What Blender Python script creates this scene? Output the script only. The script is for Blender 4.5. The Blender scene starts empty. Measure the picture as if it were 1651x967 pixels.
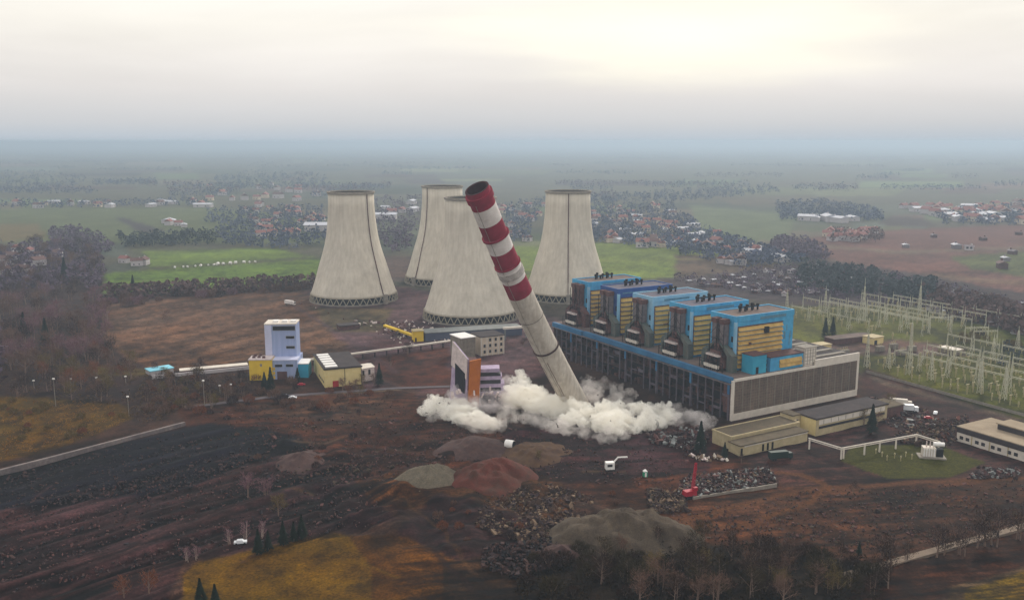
import bpy, bmesh, math, random
import numpy as np
from mathutils import Vector, Matrix

R = math.radians
SC = bpy.context.scene
COL = SC.collection
rng = random.Random(7)

# ---------------------------------------------------------------- camera
CH = 140.0                       # drone height above the ground, metres
FPX = 1450.0                     # focal length in photograph pixels (1651 wide)
PITCH = math.atan(255.5 / FPX)   # looking down
cd = bpy.data.cameras.new('camera')
cam = bpy.data.objects.new('camera', cd)
COL.objects.link(cam)
cam.location = (0, 0, CH)
cam.rotation_euler = (R(90) - PITCH, 0, 0)
cd.sensor_width = 36.0
cd.lens = 36.0 * FPX / 1651.0
cd.clip_start = 1.0
cd.clip_end = 120000.0
SC.camera = cam

# ---------------------------------------------------------------- view, world, sun
SC.render.engine = 'CYCLES'
SC.view_settings.view_transform = 'Standard'
SC.view_settings.look = 'None'
SC.view_settings.gamma = 1.0
SC.view_settings.exposure = 0.62
SC.cycles.volume_bounces = 40
SC.cycles.max_bounces = 42
SC.cycles.diffuse_bounces = 3
SC.cycles.transparent_max_bounces = 8
SC.cycles.use_denoising = True
SC.cycles.volume_step_rate = 2.0
SUN_EL, SUN_AZ = R(32), R(24)    # azimuth clockwise from +Y (ahead): the glow is ahead, to the right

W = bpy.data.worlds.new("World")
SC.world = W
W.use_nodes = True


def N(nt, kind, **kw):
    n = nt.nodes.new(kind)
    for k, v in kw.items():
        if k.startswith('i_'):
            key = k[2:]
            key = int(key) if key.isdigit() else key.replace('_', ' ')
            n.inputs[key].default_value = v
        else:
            setattr(n, k, v)
    return n


def srgb(c, k=1.0):
    out = []
    for x in c:
        x = x / 255.0
        out.append(min(1.0, k * (x / 12.92 if x <= 0.04045 else ((x + 0.055) / 1.055) ** 2.4)))
    return tuple(out)


def ramp(nt, stops):
    n = nt.nodes.new('ShaderNodeValToRGB')
    e = n.color_ramp.elements
    while len(e) > 1:
        e.remove(e[-1])
    e[0].position = stops[0][0]
    e[0].color = (*stops[0][1], 1)
    for p, c in stops[1:]:
        q = e.new(p)
        q.color = (*c, 1)
    return n


def build_world():
    nt = W.node_tree
    nt.nodes.clear()
    L = nt.links
    out = N(nt, 'ShaderNodeOutputWorld')
    sky = N(nt, 'ShaderNodeTexSky', sky_type='NISHITA', sun_disc=False, sun_elevation=SUN_EL,
            sun_rotation=SUN_AZ, altitude=200.0, air_density=1.2, dust_density=3.0)
    bg1 = N(nt, 'ShaderNodeBackground')
    bg1.inputs[1].default_value = 0.07
    L.new(sky.outputs[0], bg1.inputs[0])
    tc = N(nt, 'ShaderNodeTexCoord')
    sep = N(nt, 'ShaderNodeSeparateXYZ')
    L.new(tc.outputs['Generated'], sep.inputs[0])
    base = ramp(nt, [(0.0, srgb((158, 168, 178))), (0.018, srgb((175, 177, 180))), (0.054, srgb((196, 193, 191))),
                     (0.088, srgb((208, 204, 199))), (0.12, srgb((221, 217, 209))), (0.16, srgb((222, 219, 212))),
                     (0.5, srgb((214, 211, 207))), (1.0, srgb((232, 231, 229)))])
    L.new(sep.outputs[2], base.inputs[0])
    # cloud sheet: noise over a plane above, so that bands flatten out towards the horizon
    add = N(nt, 'ShaderNodeMath', operation='ADD', i_1=0.10)
    ab = N(nt, 'ShaderNodeMath', operation='ABSOLUTE')
    L.new(sep.outputs[2], ab.inputs[0])
    L.new(ab.outputs[0], add.inputs[0])
    dx = N(nt, 'ShaderNodeMath', operation='DIVIDE')
    dy = N(nt, 'ShaderNodeMath', operation='DIVIDE')
    L.new(sep.outputs[0], dx.inputs[0]); L.new(add.outputs[0], dx.inputs[1])
    L.new(sep.outputs[1], dy.inputs[0]); L.new(add.outputs[0], dy.inputs[1])
    cb = N(nt, 'ShaderNodeCombineXYZ')
    L.new(dx.outputs[0], cb.inputs[0]); L.new(dy.outputs[0], cb.inputs[1])
    mp = N(nt, 'ShaderNodeMapping')
    mp.inputs['Rotation'].default_value = (0, 0, R(-24))
    mp.inputs['Scale'].default_value = (0.30, 0.36, 1)
    mp.inputs['Location'].default_value = (3.1, 1.3, 0)
    L.new(cb.outputs[0], mp.inputs[0])
    nz = N(nt, 'ShaderNodeTexNoise', i_Scale=1.0, i_Detail=6.0, i_Roughness=0.55, i_Distortion=0.3)
    L.new(mp.outputs[0], nz.inputs['Vector'])
    mr = N(nt, 'ShaderNodeMapRange', i_1=0.32, i_2=0.68, i_3=0.85, i_4=1.10)
    L.new(nz.outputs[0], mr.inputs[0])
    mul = N(nt, 'ShaderNodeMixRGB', blend_type='MULTIPLY', i_0=1.0)
    fade = N(nt, 'ShaderNodeMapRange', interpolation_type='SMOOTHSTEP', i_1=0.02, i_2=0.13, i_3=0.15, i_4=1.0)
    L.new(sep.outputs[2], fade.inputs[0]); L.new(fade.outputs[0], mul.inputs[0])
    L.new(base.outputs[0], mul.inputs[1]); L.new(mr.outputs[0], mul.inputs[2])
    # brighter thin cloud in front of the sun
    az, el = R(10.5), R(6.0)
    sd = (math.sin(az) * math.cos(el), math.cos(az) * math.cos(el), math.sin(el))
    sb = N(nt, 'ShaderNodeVectorMath', operation='SUBTRACT')
    L.new(tc.outputs['Generated'], sb.inputs[0]); sb.inputs[1].default_value = sd
    sc = N(nt, 'ShaderNodeVectorMath', operation='MULTIPLY')
    L.new(sb.outputs[0], sc.inputs[0]); sc.inputs[1].default_value = (3.6, 1.0, 17.0)
    nzo = N(nt, 'ShaderNodeTexNoise', i_Scale=2.4, i_Detail=5.0)
    L.new(mp.outputs[0], nzo.inputs['Vector'])
    ln = N(nt, 'ShaderNodeVectorMath', operation='LENGTH')
    L.new(sc.outputs[0], ln.inputs[0])
    ad2 = N(nt, 'ShaderNodeMath', operation='ADD')
    L.new(ln.outputs['Value'], ad2.inputs[0]); L.new(nzo.outputs[0], ad2.inputs[1])
    g = N(nt, 'ShaderNodeMapRange', interpolation_type='SMOOTHSTEP', i_1=0.35, i_2=1.6, i_3=1.0, i_4=0.0)
    L.new(ad2.outputs[0], g.inputs[0])
    glow = N(nt, 'ShaderNodeMixRGB', blend_type='MIX')
    gm = N(nt, 'ShaderNodeMath', operation='MULTIPLY', i_1=0.6)
    L.new(g.outputs[0], gm.inputs[0])
    L.new(gm.outputs[0], glow.inputs[0])
    L.new(mul.outputs[0], glow.inputs[1]); glow.inputs[2].default_value = (*srgb((255, 249, 222)), 1)
    bg2 = N(nt, 'ShaderNodeBackground')
    L.new(glow.outputs[0], bg2.inputs[0])
    bg2.inputs[1].default_value = 0.95
    mx = N(nt, 'ShaderNodeMixShader')
    mx.inputs[0].default_value = 0.985      # overcast: the clouds hide nearly all of the clear sky
    L.new(bg1.outputs[0], mx.inputs[1]); L.new(bg2.outputs[0], mx.inputs[2])
    L.new(mx.outputs[0], out.inputs[0])


build_world()
sl = bpy.data.lights.new('sun', 'SUN')
sl.energy = 1.5
sl.angle = R(11)
sl.color = (1.0, 0.93, 0.82)
sun = bpy.data.objects.new('sun', sl)
COL.objects.link(sun)
sdir = Vector((math.sin(SUN_AZ) * math.cos(SUN_EL), math.cos(SUN_AZ) * math.cos(SUN_EL), math.sin(SUN_EL)))
sun.rotation_euler = sdir.to_track_quat('Z', 'Y').to_euler()

# ---------------------------------------------------------------- measuring the photograph
cP, sP = math.cos(PITCH), math.sin(PITCH)


def at(px, py, z=0.0):
    """the place at height z that a photograph pixel shows"""
    a = (px - 825.5) / FPX
    b = (483.5 - py) / FPX
    t = (z - CH) / (-sP + b * cP)
    return Vector((a * t, (cP + b * sP) * t, z))


HC = Vector((111.5, 440.0, 0))     # near corner of the turbine hall
HA = R(30)
HU = Vector((math.cos(HA), math.sin(HA), 0))
HV = Vector((-HU.y, HU.x, 0))


def hl(s, t, z=0.0):
    return HC + HU * s + HV * t + Vector((0, 0, z))


# ---------------------------------------------------------------- numpy noise
def _hash(ix, iy, seed):
    h = (ix.astype(np.int64) * 374761393 + iy.astype(np.int64) * 668265263 + seed * 974711) & 0x7fffffff
    h = ((h ^ (h >> 13)) * 1274126177) & 0x7fffffff
    h = (h ^ (h >> 16)) & 0xffff
    return h / 65535.0


def vnoise(x, y, seed=0):
    ix, iy = np.floor(x), np.floor(y)
    fx, fy = x - ix, y - iy
    fx = fx * fx * (3 - 2 * fx)
    fy = fy * fy * (3 - 2 * fy)
    a = _hash(ix, iy, seed); b = _hash(ix + 1, iy, seed)
    c = _hash(ix, iy + 1, seed); d = _hash(ix + 1, iy + 1, seed)
    return (a * (1 - fx) + b * fx) * (1 - fy) + (c * (1 - fx) + d * fx) * fy


def fbm(x, y, oct=4, seed=0):
    s, a, t = 0, 1.0, 0
    for i in range(oct):
        s = s + a * vnoise(x * 2 ** i + 17.3 * i, y * 2 ** i - 9.1 * i, seed + i)
        t += a
        a *= 0.55
    return s / t


# ---------------------------------------------------------------- materials
def mat(name, col, rough=0.85, var=0.25, scale=0.3, stretch=(1, 1, 1), col2=None, metal=0.0, attr=None, spec=0.3,
        var2=0.0, scale2=3.0, bump=0.0):
    m = bpy.data.materials.new(name)
    m.use_nodes = True
    nt = m.node_tree
    L = nt.links
    b = nt.nodes['Principled BSDF']
    b.inputs['Roughness'].default_value = rough
    b.inputs['Metallic'].default_value = metal
    b.inputs['Specular IOR Level'].default_value = spec
    tc = N(nt, 'ShaderNodeTexCoord')
    mp = N(nt, 'ShaderNodeMapping')
    mp.inputs['Scale'].default_value = stretch
    L.new(tc.outputs['Object'], mp.inputs[0])
    nz = N(nt, 'ShaderNodeTexNoise', i_Scale=scale, i_Detail=6.0, i_Roughness=0.6)
    L.new(mp.outputs[0], nz.inputs['Vector'])
    mr = N(nt, 'ShaderNodeMapRange', i_1=0.3, i_2=0.7, i_3=0.0, i_4=1.0)
    L.new(nz.outputs[0], mr.inputs[0])
    mix = N(nt, 'ShaderNodeMixRGB')
    L.new(mr.outputs[0], mix.inputs[0])
    if attr:
        at_ = N(nt, 'ShaderNodeAttribute', attribute_name=attr)
        lo = N(nt, 'ShaderNodeMixRGB', blend_type='MULTIPLY', i_0=1.0)
        hi = N(nt, 'ShaderNodeMixRGB', blend_type='MULTIPLY', i_0=1.0)
        L.new(at_.outputs[0], lo.inputs[1]); lo.inputs[2].default_value = (1 - var, 1 - var, 1 - var, 1)
        L.new(at_.outputs[0], hi.inputs[1]); hi.inputs[2].default_value = (1 + var, 1 + var, 1 + var, 1)
        L.new(lo.outputs[0], mix.inputs[1]); L.new(hi.outputs[0], mix.inputs[2])
    else:
        c = srgb(col)
        d = srgb(col2) if col2 else tuple(min(1, x * (1 + var)) for x in c)
        c0 = c if col2 else tuple(x * (1 - var) for x in c)
        mix.inputs[1].default_value = (*c0, 1)
        mix.inputs[2].default_value = (*d, 1)
    last = mix.outputs[0]
    if var2:
        n2 = N(nt, 'ShaderNodeTexNoise', i_Scale=scale2, i_Detail=4.0, i_Roughness=0.7)
        L.new(tc.outputs['Object'], n2.inputs['Vector'])
        m2 = N(nt, 'ShaderNodeMapRange', i_1=0.3, i_2=0.7, i_3=1 - var2, i_4=1 + var2)
        L.new(n2.outputs[0], m2.inputs[0])
        mu = N(nt, 'ShaderNodeMixRGB', blend_type='MULTIPLY', i_0=1.0)
        L.new(last, mu.inputs[1]); L.new(m2.outputs[0], mu.inputs[2])
        last = mu.outputs[0]
    L.new(last, b.inputs['Base Color'])
    if bump:
        bp = N(nt, 'ShaderNodeBump', i_Strength=0.6, i_Distance=bump)
        L.new(nz.outputs[0], bp.inputs['Height'])
        L.new(bp.outputs[0], b.inputs['Normal'])
    return m


M = {}


def defmats():
    M['ground'] = mat('earth', None, 0.95, var=0.30, scale=0.3, attr='Col', bump=0.6, spec=0.1, var2=0.65, scale2=1.0)
    M['farground'] = mat('far_earth', (66, 60, 50), 0.95, var=0.3, scale=0.004, spec=0.1)
    M['concrete'] = mat('weathered_concrete', (192, 182, 166), 0.92, scale=0.16, stretch=(3.0, 3.0, 0.12), col2=(212, 203, 188),
                        spec=0.15, var2=0.12, scale2=0.06)
    M['rim'] = mat('dark_rim', (140, 132, 122), 0.9, var=0.25, scale=0.4)
    M['column'] = mat('column_concrete', (150, 140, 122), 0.9, var=0.2)
    M['dark'] = mat('dark_parts_and_shade', (20, 17, 21), 0.9, var=0.4, scale=0.5)  # near-black parts; also the shade of open bays and tower gaps, as colour
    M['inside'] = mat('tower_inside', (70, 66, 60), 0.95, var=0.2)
    M['red'] = mat('red_paint', (118, 8, 36), 0.8, scale=0.18, col2=(150, 24, 56), var2=0.12, scale2=0.5)
    M['white'] = mat('white_paint', (232, 226, 222), 0.75, scale=0.2, col2=(206, 196, 190), var2=0.08, scale2=0.5)
    M['chim'] = mat('chimney_concrete', (206, 198, 186), 0.85, scale=0.16, col2=(172, 160, 146), stretch=(3, 3, 0.6), var2=0.12, scale2=0.4)
    M['oldwall'] = mat('stained_concrete', (96, 86, 88), 0.95, scale=0.15, col2=(132, 120, 116), var2=0.2, scale2=0.6)
    M['lining'] = mat('sooty_red_lining', (54, 16, 22), 0.95, var=0.3, scale=0.3)
    M['greyring'] = mat('scuffed_grey', (150, 142, 138), 0.9, scale=0.5, col2=(200, 192, 186), var2=0.2)
    M['slate'] = mat('slate_sheet', (64, 70, 92), 0.8, scale=0.1, col2=(84, 88, 108), var2=0.15)
    M['coal'] = mat('coal', (22, 19, 25), 0.9, scale=0.2, col2=(38, 32, 38), var2=0.3)
    M['darkgreen'] = mat('dark_green_paint', (24, 44, 40), 0.6, var=0.2)
    M['greyedroof'] = mat('dusty_roof', (136, 120, 100), 0.95, scale=0.15, col2=(158, 142, 120), var2=0.12)
    M['steel'] = mat('grey_steel', (120, 122, 120), 0.7, var=0.25)
    M['blue'] = mat('blue_sheet', (44, 134, 186), 0.65, scale=0.12, col2=(78, 172, 212), stretch=(1, 1, 0.35), var2=0.14, scale2=0.5)
    M['bluestain'] = mat('weathered_blue', (62, 112, 140), 0.8, scale=0.3, col2=(100, 140, 158), var2=0.2)
    M['slateroof'] = mat('blue_grey_roof', (72, 72, 88), 0.95, scale=0.12, col2=(104, 98, 108), var2=0.15, scale2=0.5)
    M['navy'] = mat('navy_sheet', (24, 60, 124), 0.6, scale=0.14, col2=(36, 84, 150), var2=0.08)
    M['blue2'] = mat('pale_blue_sheet', (112, 168, 205), 0.6, scale=0.14, col2=(150, 190, 210), var2=0.08)
    M['cornice'] = mat('cornice_blue', (30, 84, 126), 0.65, scale=0.1, col2=(52, 116, 156), var2=0.15)
    M['teal'] = mat('teal_sheet', (32, 140, 175), 0.6, scale=0.2, col2=(50, 160, 190))
    M['yellow'] = mat('yellow_louvre', (166, 130, 62), 0.85, scale=0.12, col2=(200, 166, 98), var2=0.16, scale2=0.5)
    M['roof'] = mat('bitumen_roof', (78, 68, 66), 0.95, scale=0.12, col2=(116, 98, 90), var2=0.15, scale2=0.5)
    M['roof2'] = mat('brown_roof', (78, 68, 54), 0.95, scale=0.15, col2=(98, 86, 68), var2=0.12, scale2=0.6)
    M['darkroof'] = mat('dark_roof', (48, 42, 44), 0.95, scale=0.15, col2=(66, 56, 56), var2=0.12, scale2=0.6)
    M['trim'] = mat('white_trim', (214, 204, 192), 0.8, var=0.12, scale=0.3)
    M['duct'] = mat('duct_metal', (84, 78, 84), 0.7, scale=0.3, col2=(126, 114, 114), var2=0.15, scale2=1.0)
    M['stanchion'] = mat('grimy_steel', (70, 62, 70), 0.85, scale=0.3, col2=(104, 94, 104), var2=0.2)
    M['ductgreen'] = mat('green_grey_metal', (66, 82, 80), 0.75, scale=0.3, col2=(96, 94, 86), var2=0.15)
    M['rust'] = mat('rusty_casing', (70, 46, 48), 0.9, scale=0.5, col2=(104, 70, 64), var2=0.25, scale2=1.4)
    M['pinkpanel'] = mat('pale_panel', (206, 190, 186), 0.8, var=0.2, scale=0.5)
    M['beige'] = mat('beige_render', (168, 152, 118), 0.85, scale=0.3, col2=(190, 174, 138), var2=0.08, scale2=0.8)
    M['cream'] = mat('cream_render', (214, 192, 130), 0.85, scale=0.25, col2=(230, 210, 152), var2=0.05)
    M['lemon'] = mat('yellow_render', (214, 176, 36), 0.8, scale=0.25, col2=(230, 194, 54), var2=0.08)
    M['lav'] = mat('pale_blue_cladding', (138, 152, 190), 0.6, scale=0.18, col2=(160, 172, 206), stretch=(3, 3, 0.2))
    M['orange'] = mat('orange_cladding', (186, 104, 14), 0.8, scale=0.2, col2=(158, 84, 22), var2=0.12)
    M['lavpale'] = mat('pale_lavender', (196, 198, 222), 0.7, var=0.08)
    M['mauve'] = mat('mauve_wall', (150, 132, 158), 0.8, scale=0.3, col2=(190, 172, 196), var2=0.12)
    M['redpaint'] = mat('crane_red', (160, 18, 42), 0.5, var=0.15)
    M['reddoor'] = mat('red_door', (168, 30, 32), 0.7, var=0.15)
    M['glass'] = mat('dark_glazing', (42, 40, 44), 0.35, var=0.35, scale=0.6, spec=0.5)
    M['winwhite'] = mat('skylight', (236, 232, 228), 0.5, var=0.08)
    M['asphalt'] = mat('asphalt', (84, 76, 80), 0.95, var=0.2, scale=0.2, var2=0.1)
    M['dirtroad'] = mat('dirt_track', (122, 106, 92), 0.95, var=0.2, scale=0.25, var2=0.15)
    M['gravel'] = mat('grey_gravel', (88, 80, 68), 1.0, scale=0.5, col2=(110, 100, 84), bump=0.4, var2=0.4, scale2=2.5, stretch=(1, 1, 0.4))
    M['gravel2'] = mat('brown_gravel', (62, 52, 44), 1.0, scale=0.3, col2=(84, 72, 58), bump=0.5, var2=0.4, scale2=2.0, stretch=(1, 1, 0.4))
    M['redheap'] = mat('red_earth', (92, 40, 30), 1.0, scale=0.2, col2=(66, 44, 34), bump=0.4, var2=0.35, scale2=2.0)
    M['darkheap'] = mat('dark_earth', (56, 40, 40), 1.0, scale=0.35, col2=(80, 58, 52), var2=0.25, scale2=1.5)
    M['rubble'] = mat('rubble', (84, 64, 52), 1.0, scale=0.9, col2=(48, 34, 32), var2=0.3, scale2=2.5)
    M['rubbledark'] = mat('dark_rubble', (74, 58, 58), 1.0, scale=0.9, col2=(34, 26, 28), var2=0.3, scale2=2.5)
    M['bark'] = mat('bark', (124, 102, 90), 0.95, var=0.25, scale=1.0)
    M['birch'] = mat('pale_bark', (168, 150, 140), 0.95, var=0.25, scale=1.0)
    M['twig_a'] = mat('brown_twigs', (108, 82, 70), 0.95, var=0.3, scale=0.4, spec=0.05)
    M['twig_b'] = mat('mauve_twigs', (122, 90, 98), 0.95, var=0.3, scale=0.4, spec=0.05)
    M['twig_c'] = mat('olive_twigs', (104, 88, 50), 0.95, var=0.3, scale=0.4, spec=0.05)
    M['twig_d'] = mat('rust_twigs', (120, 74, 52), 0.95, var=0.3, scale=0.4, spec=0.05)
    M['twig_e'] = mat('dark_twigs', (62, 48, 46), 0.95, var=0.3, scale=0.4, spec=0.05)
    M['twig_f'] = mat('dark_olive_twigs', (60, 50, 30), 0.95, var=0.35, scale=0.1, spec=0.05)
    M['twig_g'] = mat('dark_brown_twigs', (58, 42, 34), 0.95, var=0.35, scale=0.1, spec=0.05)
    M['scrub2'] = mat('dark_scrub', (54, 42, 30), 1.0, scale=0.05, col2=(38, 32, 22), spec=0.05)
    M['conifer'] = mat('conifer_needles', (28, 38, 30), 0.95, var=0.35, scale=0.8, spec=0.1)
    M['farwood'] = mat('far_wood_leaves', (62, 62, 62), 1.0, var=0.35, scale=0.02, spec=0.05)
    M['scrub'] = mat('scrub_twigs', (98, 74, 62), 1.0, scale=0.05, col2=(84, 70, 46), spec=0.05)
    M['sedge'] = mat('dry_sedge', (150, 110, 52), 1.0, scale=0.06, col2=(120, 84, 46), spec=0.05)
    M['tile'] = mat('red_roof_tiles', (142, 96, 90), 0.9, var=0.2, scale=0.02)
    M['tile2'] = mat('brown_roof_tiles', (104, 78, 74), 0.9, var=0.2, scale=0.02)
    M['tile3'] = mat('pale_roof_sheet', (190, 190, 198), 0.7, var=0.12, scale=0.02)
    M['plaster'] = mat('white_plaster', (190, 182, 184), 0.85, var=0.1, scale=0.05)
    M['mast'] = mat('galvanised_mast', (190, 186, 166), 0.7, var=0.2, scale=0.3)
    M['insul'] = mat('pale_insulator', (170, 158, 120), 0.6, var=0.3, scale=0.1)
    M['green'] = mat('green_plastic', (30, 150, 110), 0.5, var=0.1)
    M['turq'] = mat('turquoise_sheet', (130, 200, 220), 0.6, var=0.1)
    M['plant'] = mat('transformer_grey', (126, 116, 104), 0.8, var=0.3, scale=0.4)
    M['carwhite'] = mat('car_white', (220, 222, 226), 0.35, var=0.05, spec=0.5)
    M['cardark'] = mat('car_dark', (46, 50, 66), 0.35, var=0.1, spec=0.5)
    M['rubber'] = mat('rubber', (22, 22, 22), 0.9, var=0.1)
    # glazed facade: panes with a grid of bars (pattern in the material)
    m = mat('facade_panes', (94, 82, 74), 0.8, scale=0.12, col2=(124, 108, 96), stretch=(1, 1, 0.5), var2=0.2, scale2=0.9)
    nt = m.node_tree
    L = nt.links
    b = nt.nodes['Principled BSDF']
    src = b.inputs['Base Color'].links[0].from_socket
    tc = N(nt, 'ShaderNodeTexCoord')
    sp = N(nt, 'ShaderNodeSeparateXYZ')
    L.new(tc.outputs['Object'], sp.inputs[0])
    ad = N(nt, 'ShaderNodeMath', operation='ADD')
    L.new(sp.outputs[0], ad.inputs[0]); L.new(sp.outputs[1], ad.inputs[1])
    cb = N(nt, 'ShaderNodeCombineXYZ')
    L.new(ad.outputs[0], cb.inputs[0]); L.new(sp.outputs[2], cb.inputs[1])
    br = N(nt, 'ShaderNodeTexBrick', offset=0.0, i_Scale=1.0)
    br.inputs['Mortar Size'].default_value = 0.10
    br.inputs['Brick Width'].default_value = 1.9
    br.inputs['Row Height'].default_value = 1.5
    br.inputs['Color1'].default_value = (0.62, 0.62, 0.62, 1)
    br.inputs['Color2'].default_value = (0.85, 0.82, 0.8, 1)
    br.inputs['Mortar'].default_value = (1.18, 1.15, 1.08, 1)
    L.new(cb.outputs[0], br.inputs['Vector'])
    mu = N(nt, 'ShaderNodeMixRGB', blend_type='MULTIPLY', i_0=1.0)
    L.new(src, mu.inputs[1]); L.new(br.outputs[0], mu.inputs[2])
    L.new(mu.outputs[0], b.inputs['Base Color'])
    M['panes'] = m


defmats()


# ---------------------------------------------------------------- object helpers
def props(o, label=None, cat=None, group=None, kind=None):
    if label: o['label'] = label
    if cat: o['category'] = cat
    if group: o['group'] = group
    if kind: o['kind'] = kind
    return o


def thing(name, label, cat, loc=(0, 0, 0), rz=0.0, group=None):
    o = bpy.data.objects.new(name, None)
    COL.objects.link(o)
    o.location = loc
    o.rotation_euler = (0, 0, rz)
    o.empty_display_size = 1
    return props(o, label, cat, group)


class MB:
    def __init__(s):
        s.v, s.f, s.m = [], [], []

    def quad(s, pts, mi=0):
        n = len(s.v)
        s.v += [tuple(p) for p in pts]
        s.f.append(tuple(range(n, n + len(pts))))
        s.m.append(mi)

    def prism(s, foot, z0, z1, mi=0, top=None, bottom=True):
        """foot: ccw list of (x, y); z0/z1 numbers"""
        n = len(s.v)
        k = len(foot)
        tf = top or foot
        s.v += [(p[0], p[1], z0) for p in foot] + [(p[0], p[1], z1) for p in tf]
        for i in range(k):
            j = (i + 1) % k
            s.f.append((n + i, n + j, n + k + j, n + k + i)); s.m.append(mi)
        s.f.append(tuple(n + k + i for i in range(k))); s.m.append(mi)
        if bottom:
            s.f.append(tuple(n + i for i in reversed(range(k)))); s.m.append(mi)

    def box(s, x0, y0, z0, x1, y1, z1, mi=0):
        s.prism([(x0, y0), (x1, y0), (x1, y1), (x0, y1)], z0, z1, mi)
        return s

    def tube(s, p0, p1, r0, r1=None, n=6, mi=0, caps=True):
        r1 = r0 if r1 is None else r1
        p0, p1 = Vector(p0), Vector(p1)
        d = (p1 - p0)
        if d.length < 1e-6: return s
        d.normalize()
        a = d.cross(Vector((0, 0, 1)) if abs(d.z) < 0.95 else Vector((1, 0, 0))).normalized()
        b = d.cross(a)
        k = len(s.v)
        for p, r in ((p0, r0), (p1, r1)):
            for i in range(n):
                w = 2 * math.pi * (i + 0.5) / n
                s.v.append(tuple(p + (a * math.cos(w) + b * math.sin(w)) * r))
        for i in range(n):
            j = (i + 1) % n
            s.f.append((k + i, k + j, k + n + j, k + n + i)); s.m.append(mi)
        if caps:
            s.f.append(tuple(k + i for i in reversed(range(n)))); s.m.append(mi)
            s.f.append(tuple(k + n + i for i in range(n))); s.m.append(mi)
        return s

    def bar(s, p0, p1, w, h=None, mi=0):
        """rectangular bar between two points"""
        h = h or w
        p0, p1 = Vector(p0), Vector(p1)
        d = (p1 - p0).normalized()
        up = Vector((0, 0, 1)) if abs(d.z) < 0.95 else Vector((0, 1, 0))
        a = d.cross(up).normalized() * (w / 2)
        b = a.normalized().cross(d) * (h / 2)
        k = len(s.v)
        for p in (p0, p1):
            for q in (-a - b, a - b, a + b, -a + b):
                s.v.append(tuple(p + q))
        for i in range(4):
            j = (i + 1) % 4
            s.f.append((k + i, k + j, k + 4 + j, k + 4 + i)); s.m.append(mi)
        s.f.append((k + 3, k + 2, k + 1, k)); s.m.append(mi)
        s.f.append((k + 4, k + 5, k + 6, k + 7)); s.m.append(mi)
        return s

    def mesh(s, name, mats, smooth=False):
        me = bpy.data.meshes.new(name)
        me.from_pydata(s.v, [], s.f)
        for m in (mats if isinstance(mats, (list, tuple)) else [mats]):
            me.materials.append(m)
        me.polygons.foreach_set('material_index', s.m)
        if smooth:
            me.polygons.foreach_set('use_smooth', [True] * len(s.f))
        me.update()
        return me

    def build(s, name, mats, parent=None, smooth=False, loc=None):
        o = bpy.data.objects.new(name, s.mesh(name, mats, smooth))
        COL.objects.link(o)
        if parent: o.parent = parent
        if loc is not None: o.location = loc
        return o


def box(name, parent, m, x0, y0, z0, x1, y1, z1):
    return MB().box(x0, y0, z0, x1, y1, z1).build(name, m, parent)


def copy_tree(o, parent=None):
    c = o.copy()
    COL.objects.link(c)
    c.parent = parent
    for ch in list(o.children):
        copy_tree(ch, c)
    return c


def recalc(o):
    bm = bmesh.new()
    bm.from_mesh(o.data)
    bmesh.ops.recalc_face_normals(bm, faces=bm.faces)
    bm.to_mesh(o.data)
    bm.free()


def in_poly(x, y, poly):
    """x, y arrays (or floats)"""
    x = np.asarray(x, float); y = np.asarray(y, float)
    ins = np.zeros(x.shape, bool)
    n = len(poly)
    for i in range(n):
        x0, y0 = poly[i]; x1, y1 = poly[(i + 1) % n]
        if y0 == y1: continue
        c = ((y0 > y) != (y1 > y)) & (x < (x1 - x0) * (y - y0) / (y1 - y0) + x0)
        ins ^= c
    return ins


def scatter(poly, n, seed, mind=0.0):
    """n places on the ground inside an outline measured on the photograph"""
    r = random.Random(seed)
    xs = [p[0] for p in poly]; ys = [p[1] for p in poly]
    out, k = [], 0
    while len(out) < n and k < n * 60:
        k += 1
        x, y = r.uniform(min(xs), max(xs)), r.uniform(min(ys), max(ys))
        if in_poly([x], [y], poly)[0] and all((x - a) ** 2 + 4 * (y - b) ** 2 > mind * mind for a, b in out):
            out.append((x, y))
    return [at(x, y) for x, y in out]


# ---------------------------------------------------------------- ground
def X(poly):
    """outlines that touch the picture's side run on beyond it"""
    out, n = [], len(poly)
    for i, (x, y) in enumerate(poly):
        nx_ = poly[(i + 1) % n][0]
        px_ = poly[i - 1][0]
        for edge, far_x in ((0, -1200), (1651, 2800)):
            hit = (x <= 0) if edge == 0 else (x >= 1651)
            if not hit: continue
            nh = (nx_ <= 0) if edge == 0 else (nx_ >= 1651)
            ph = (px_ <= 0) if edge == 0 else (px_ >= 1651)
            if ph and not nh: out += [(far_x, y), (x, y)]
            elif nh and not ph: out += [(x, y), (far_x, y)]
            elif nh and ph: out += [(far_x, y)]
            else: out += [(x, y)]
            break
        else:
            out.append((x, y))
    return out


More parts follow.
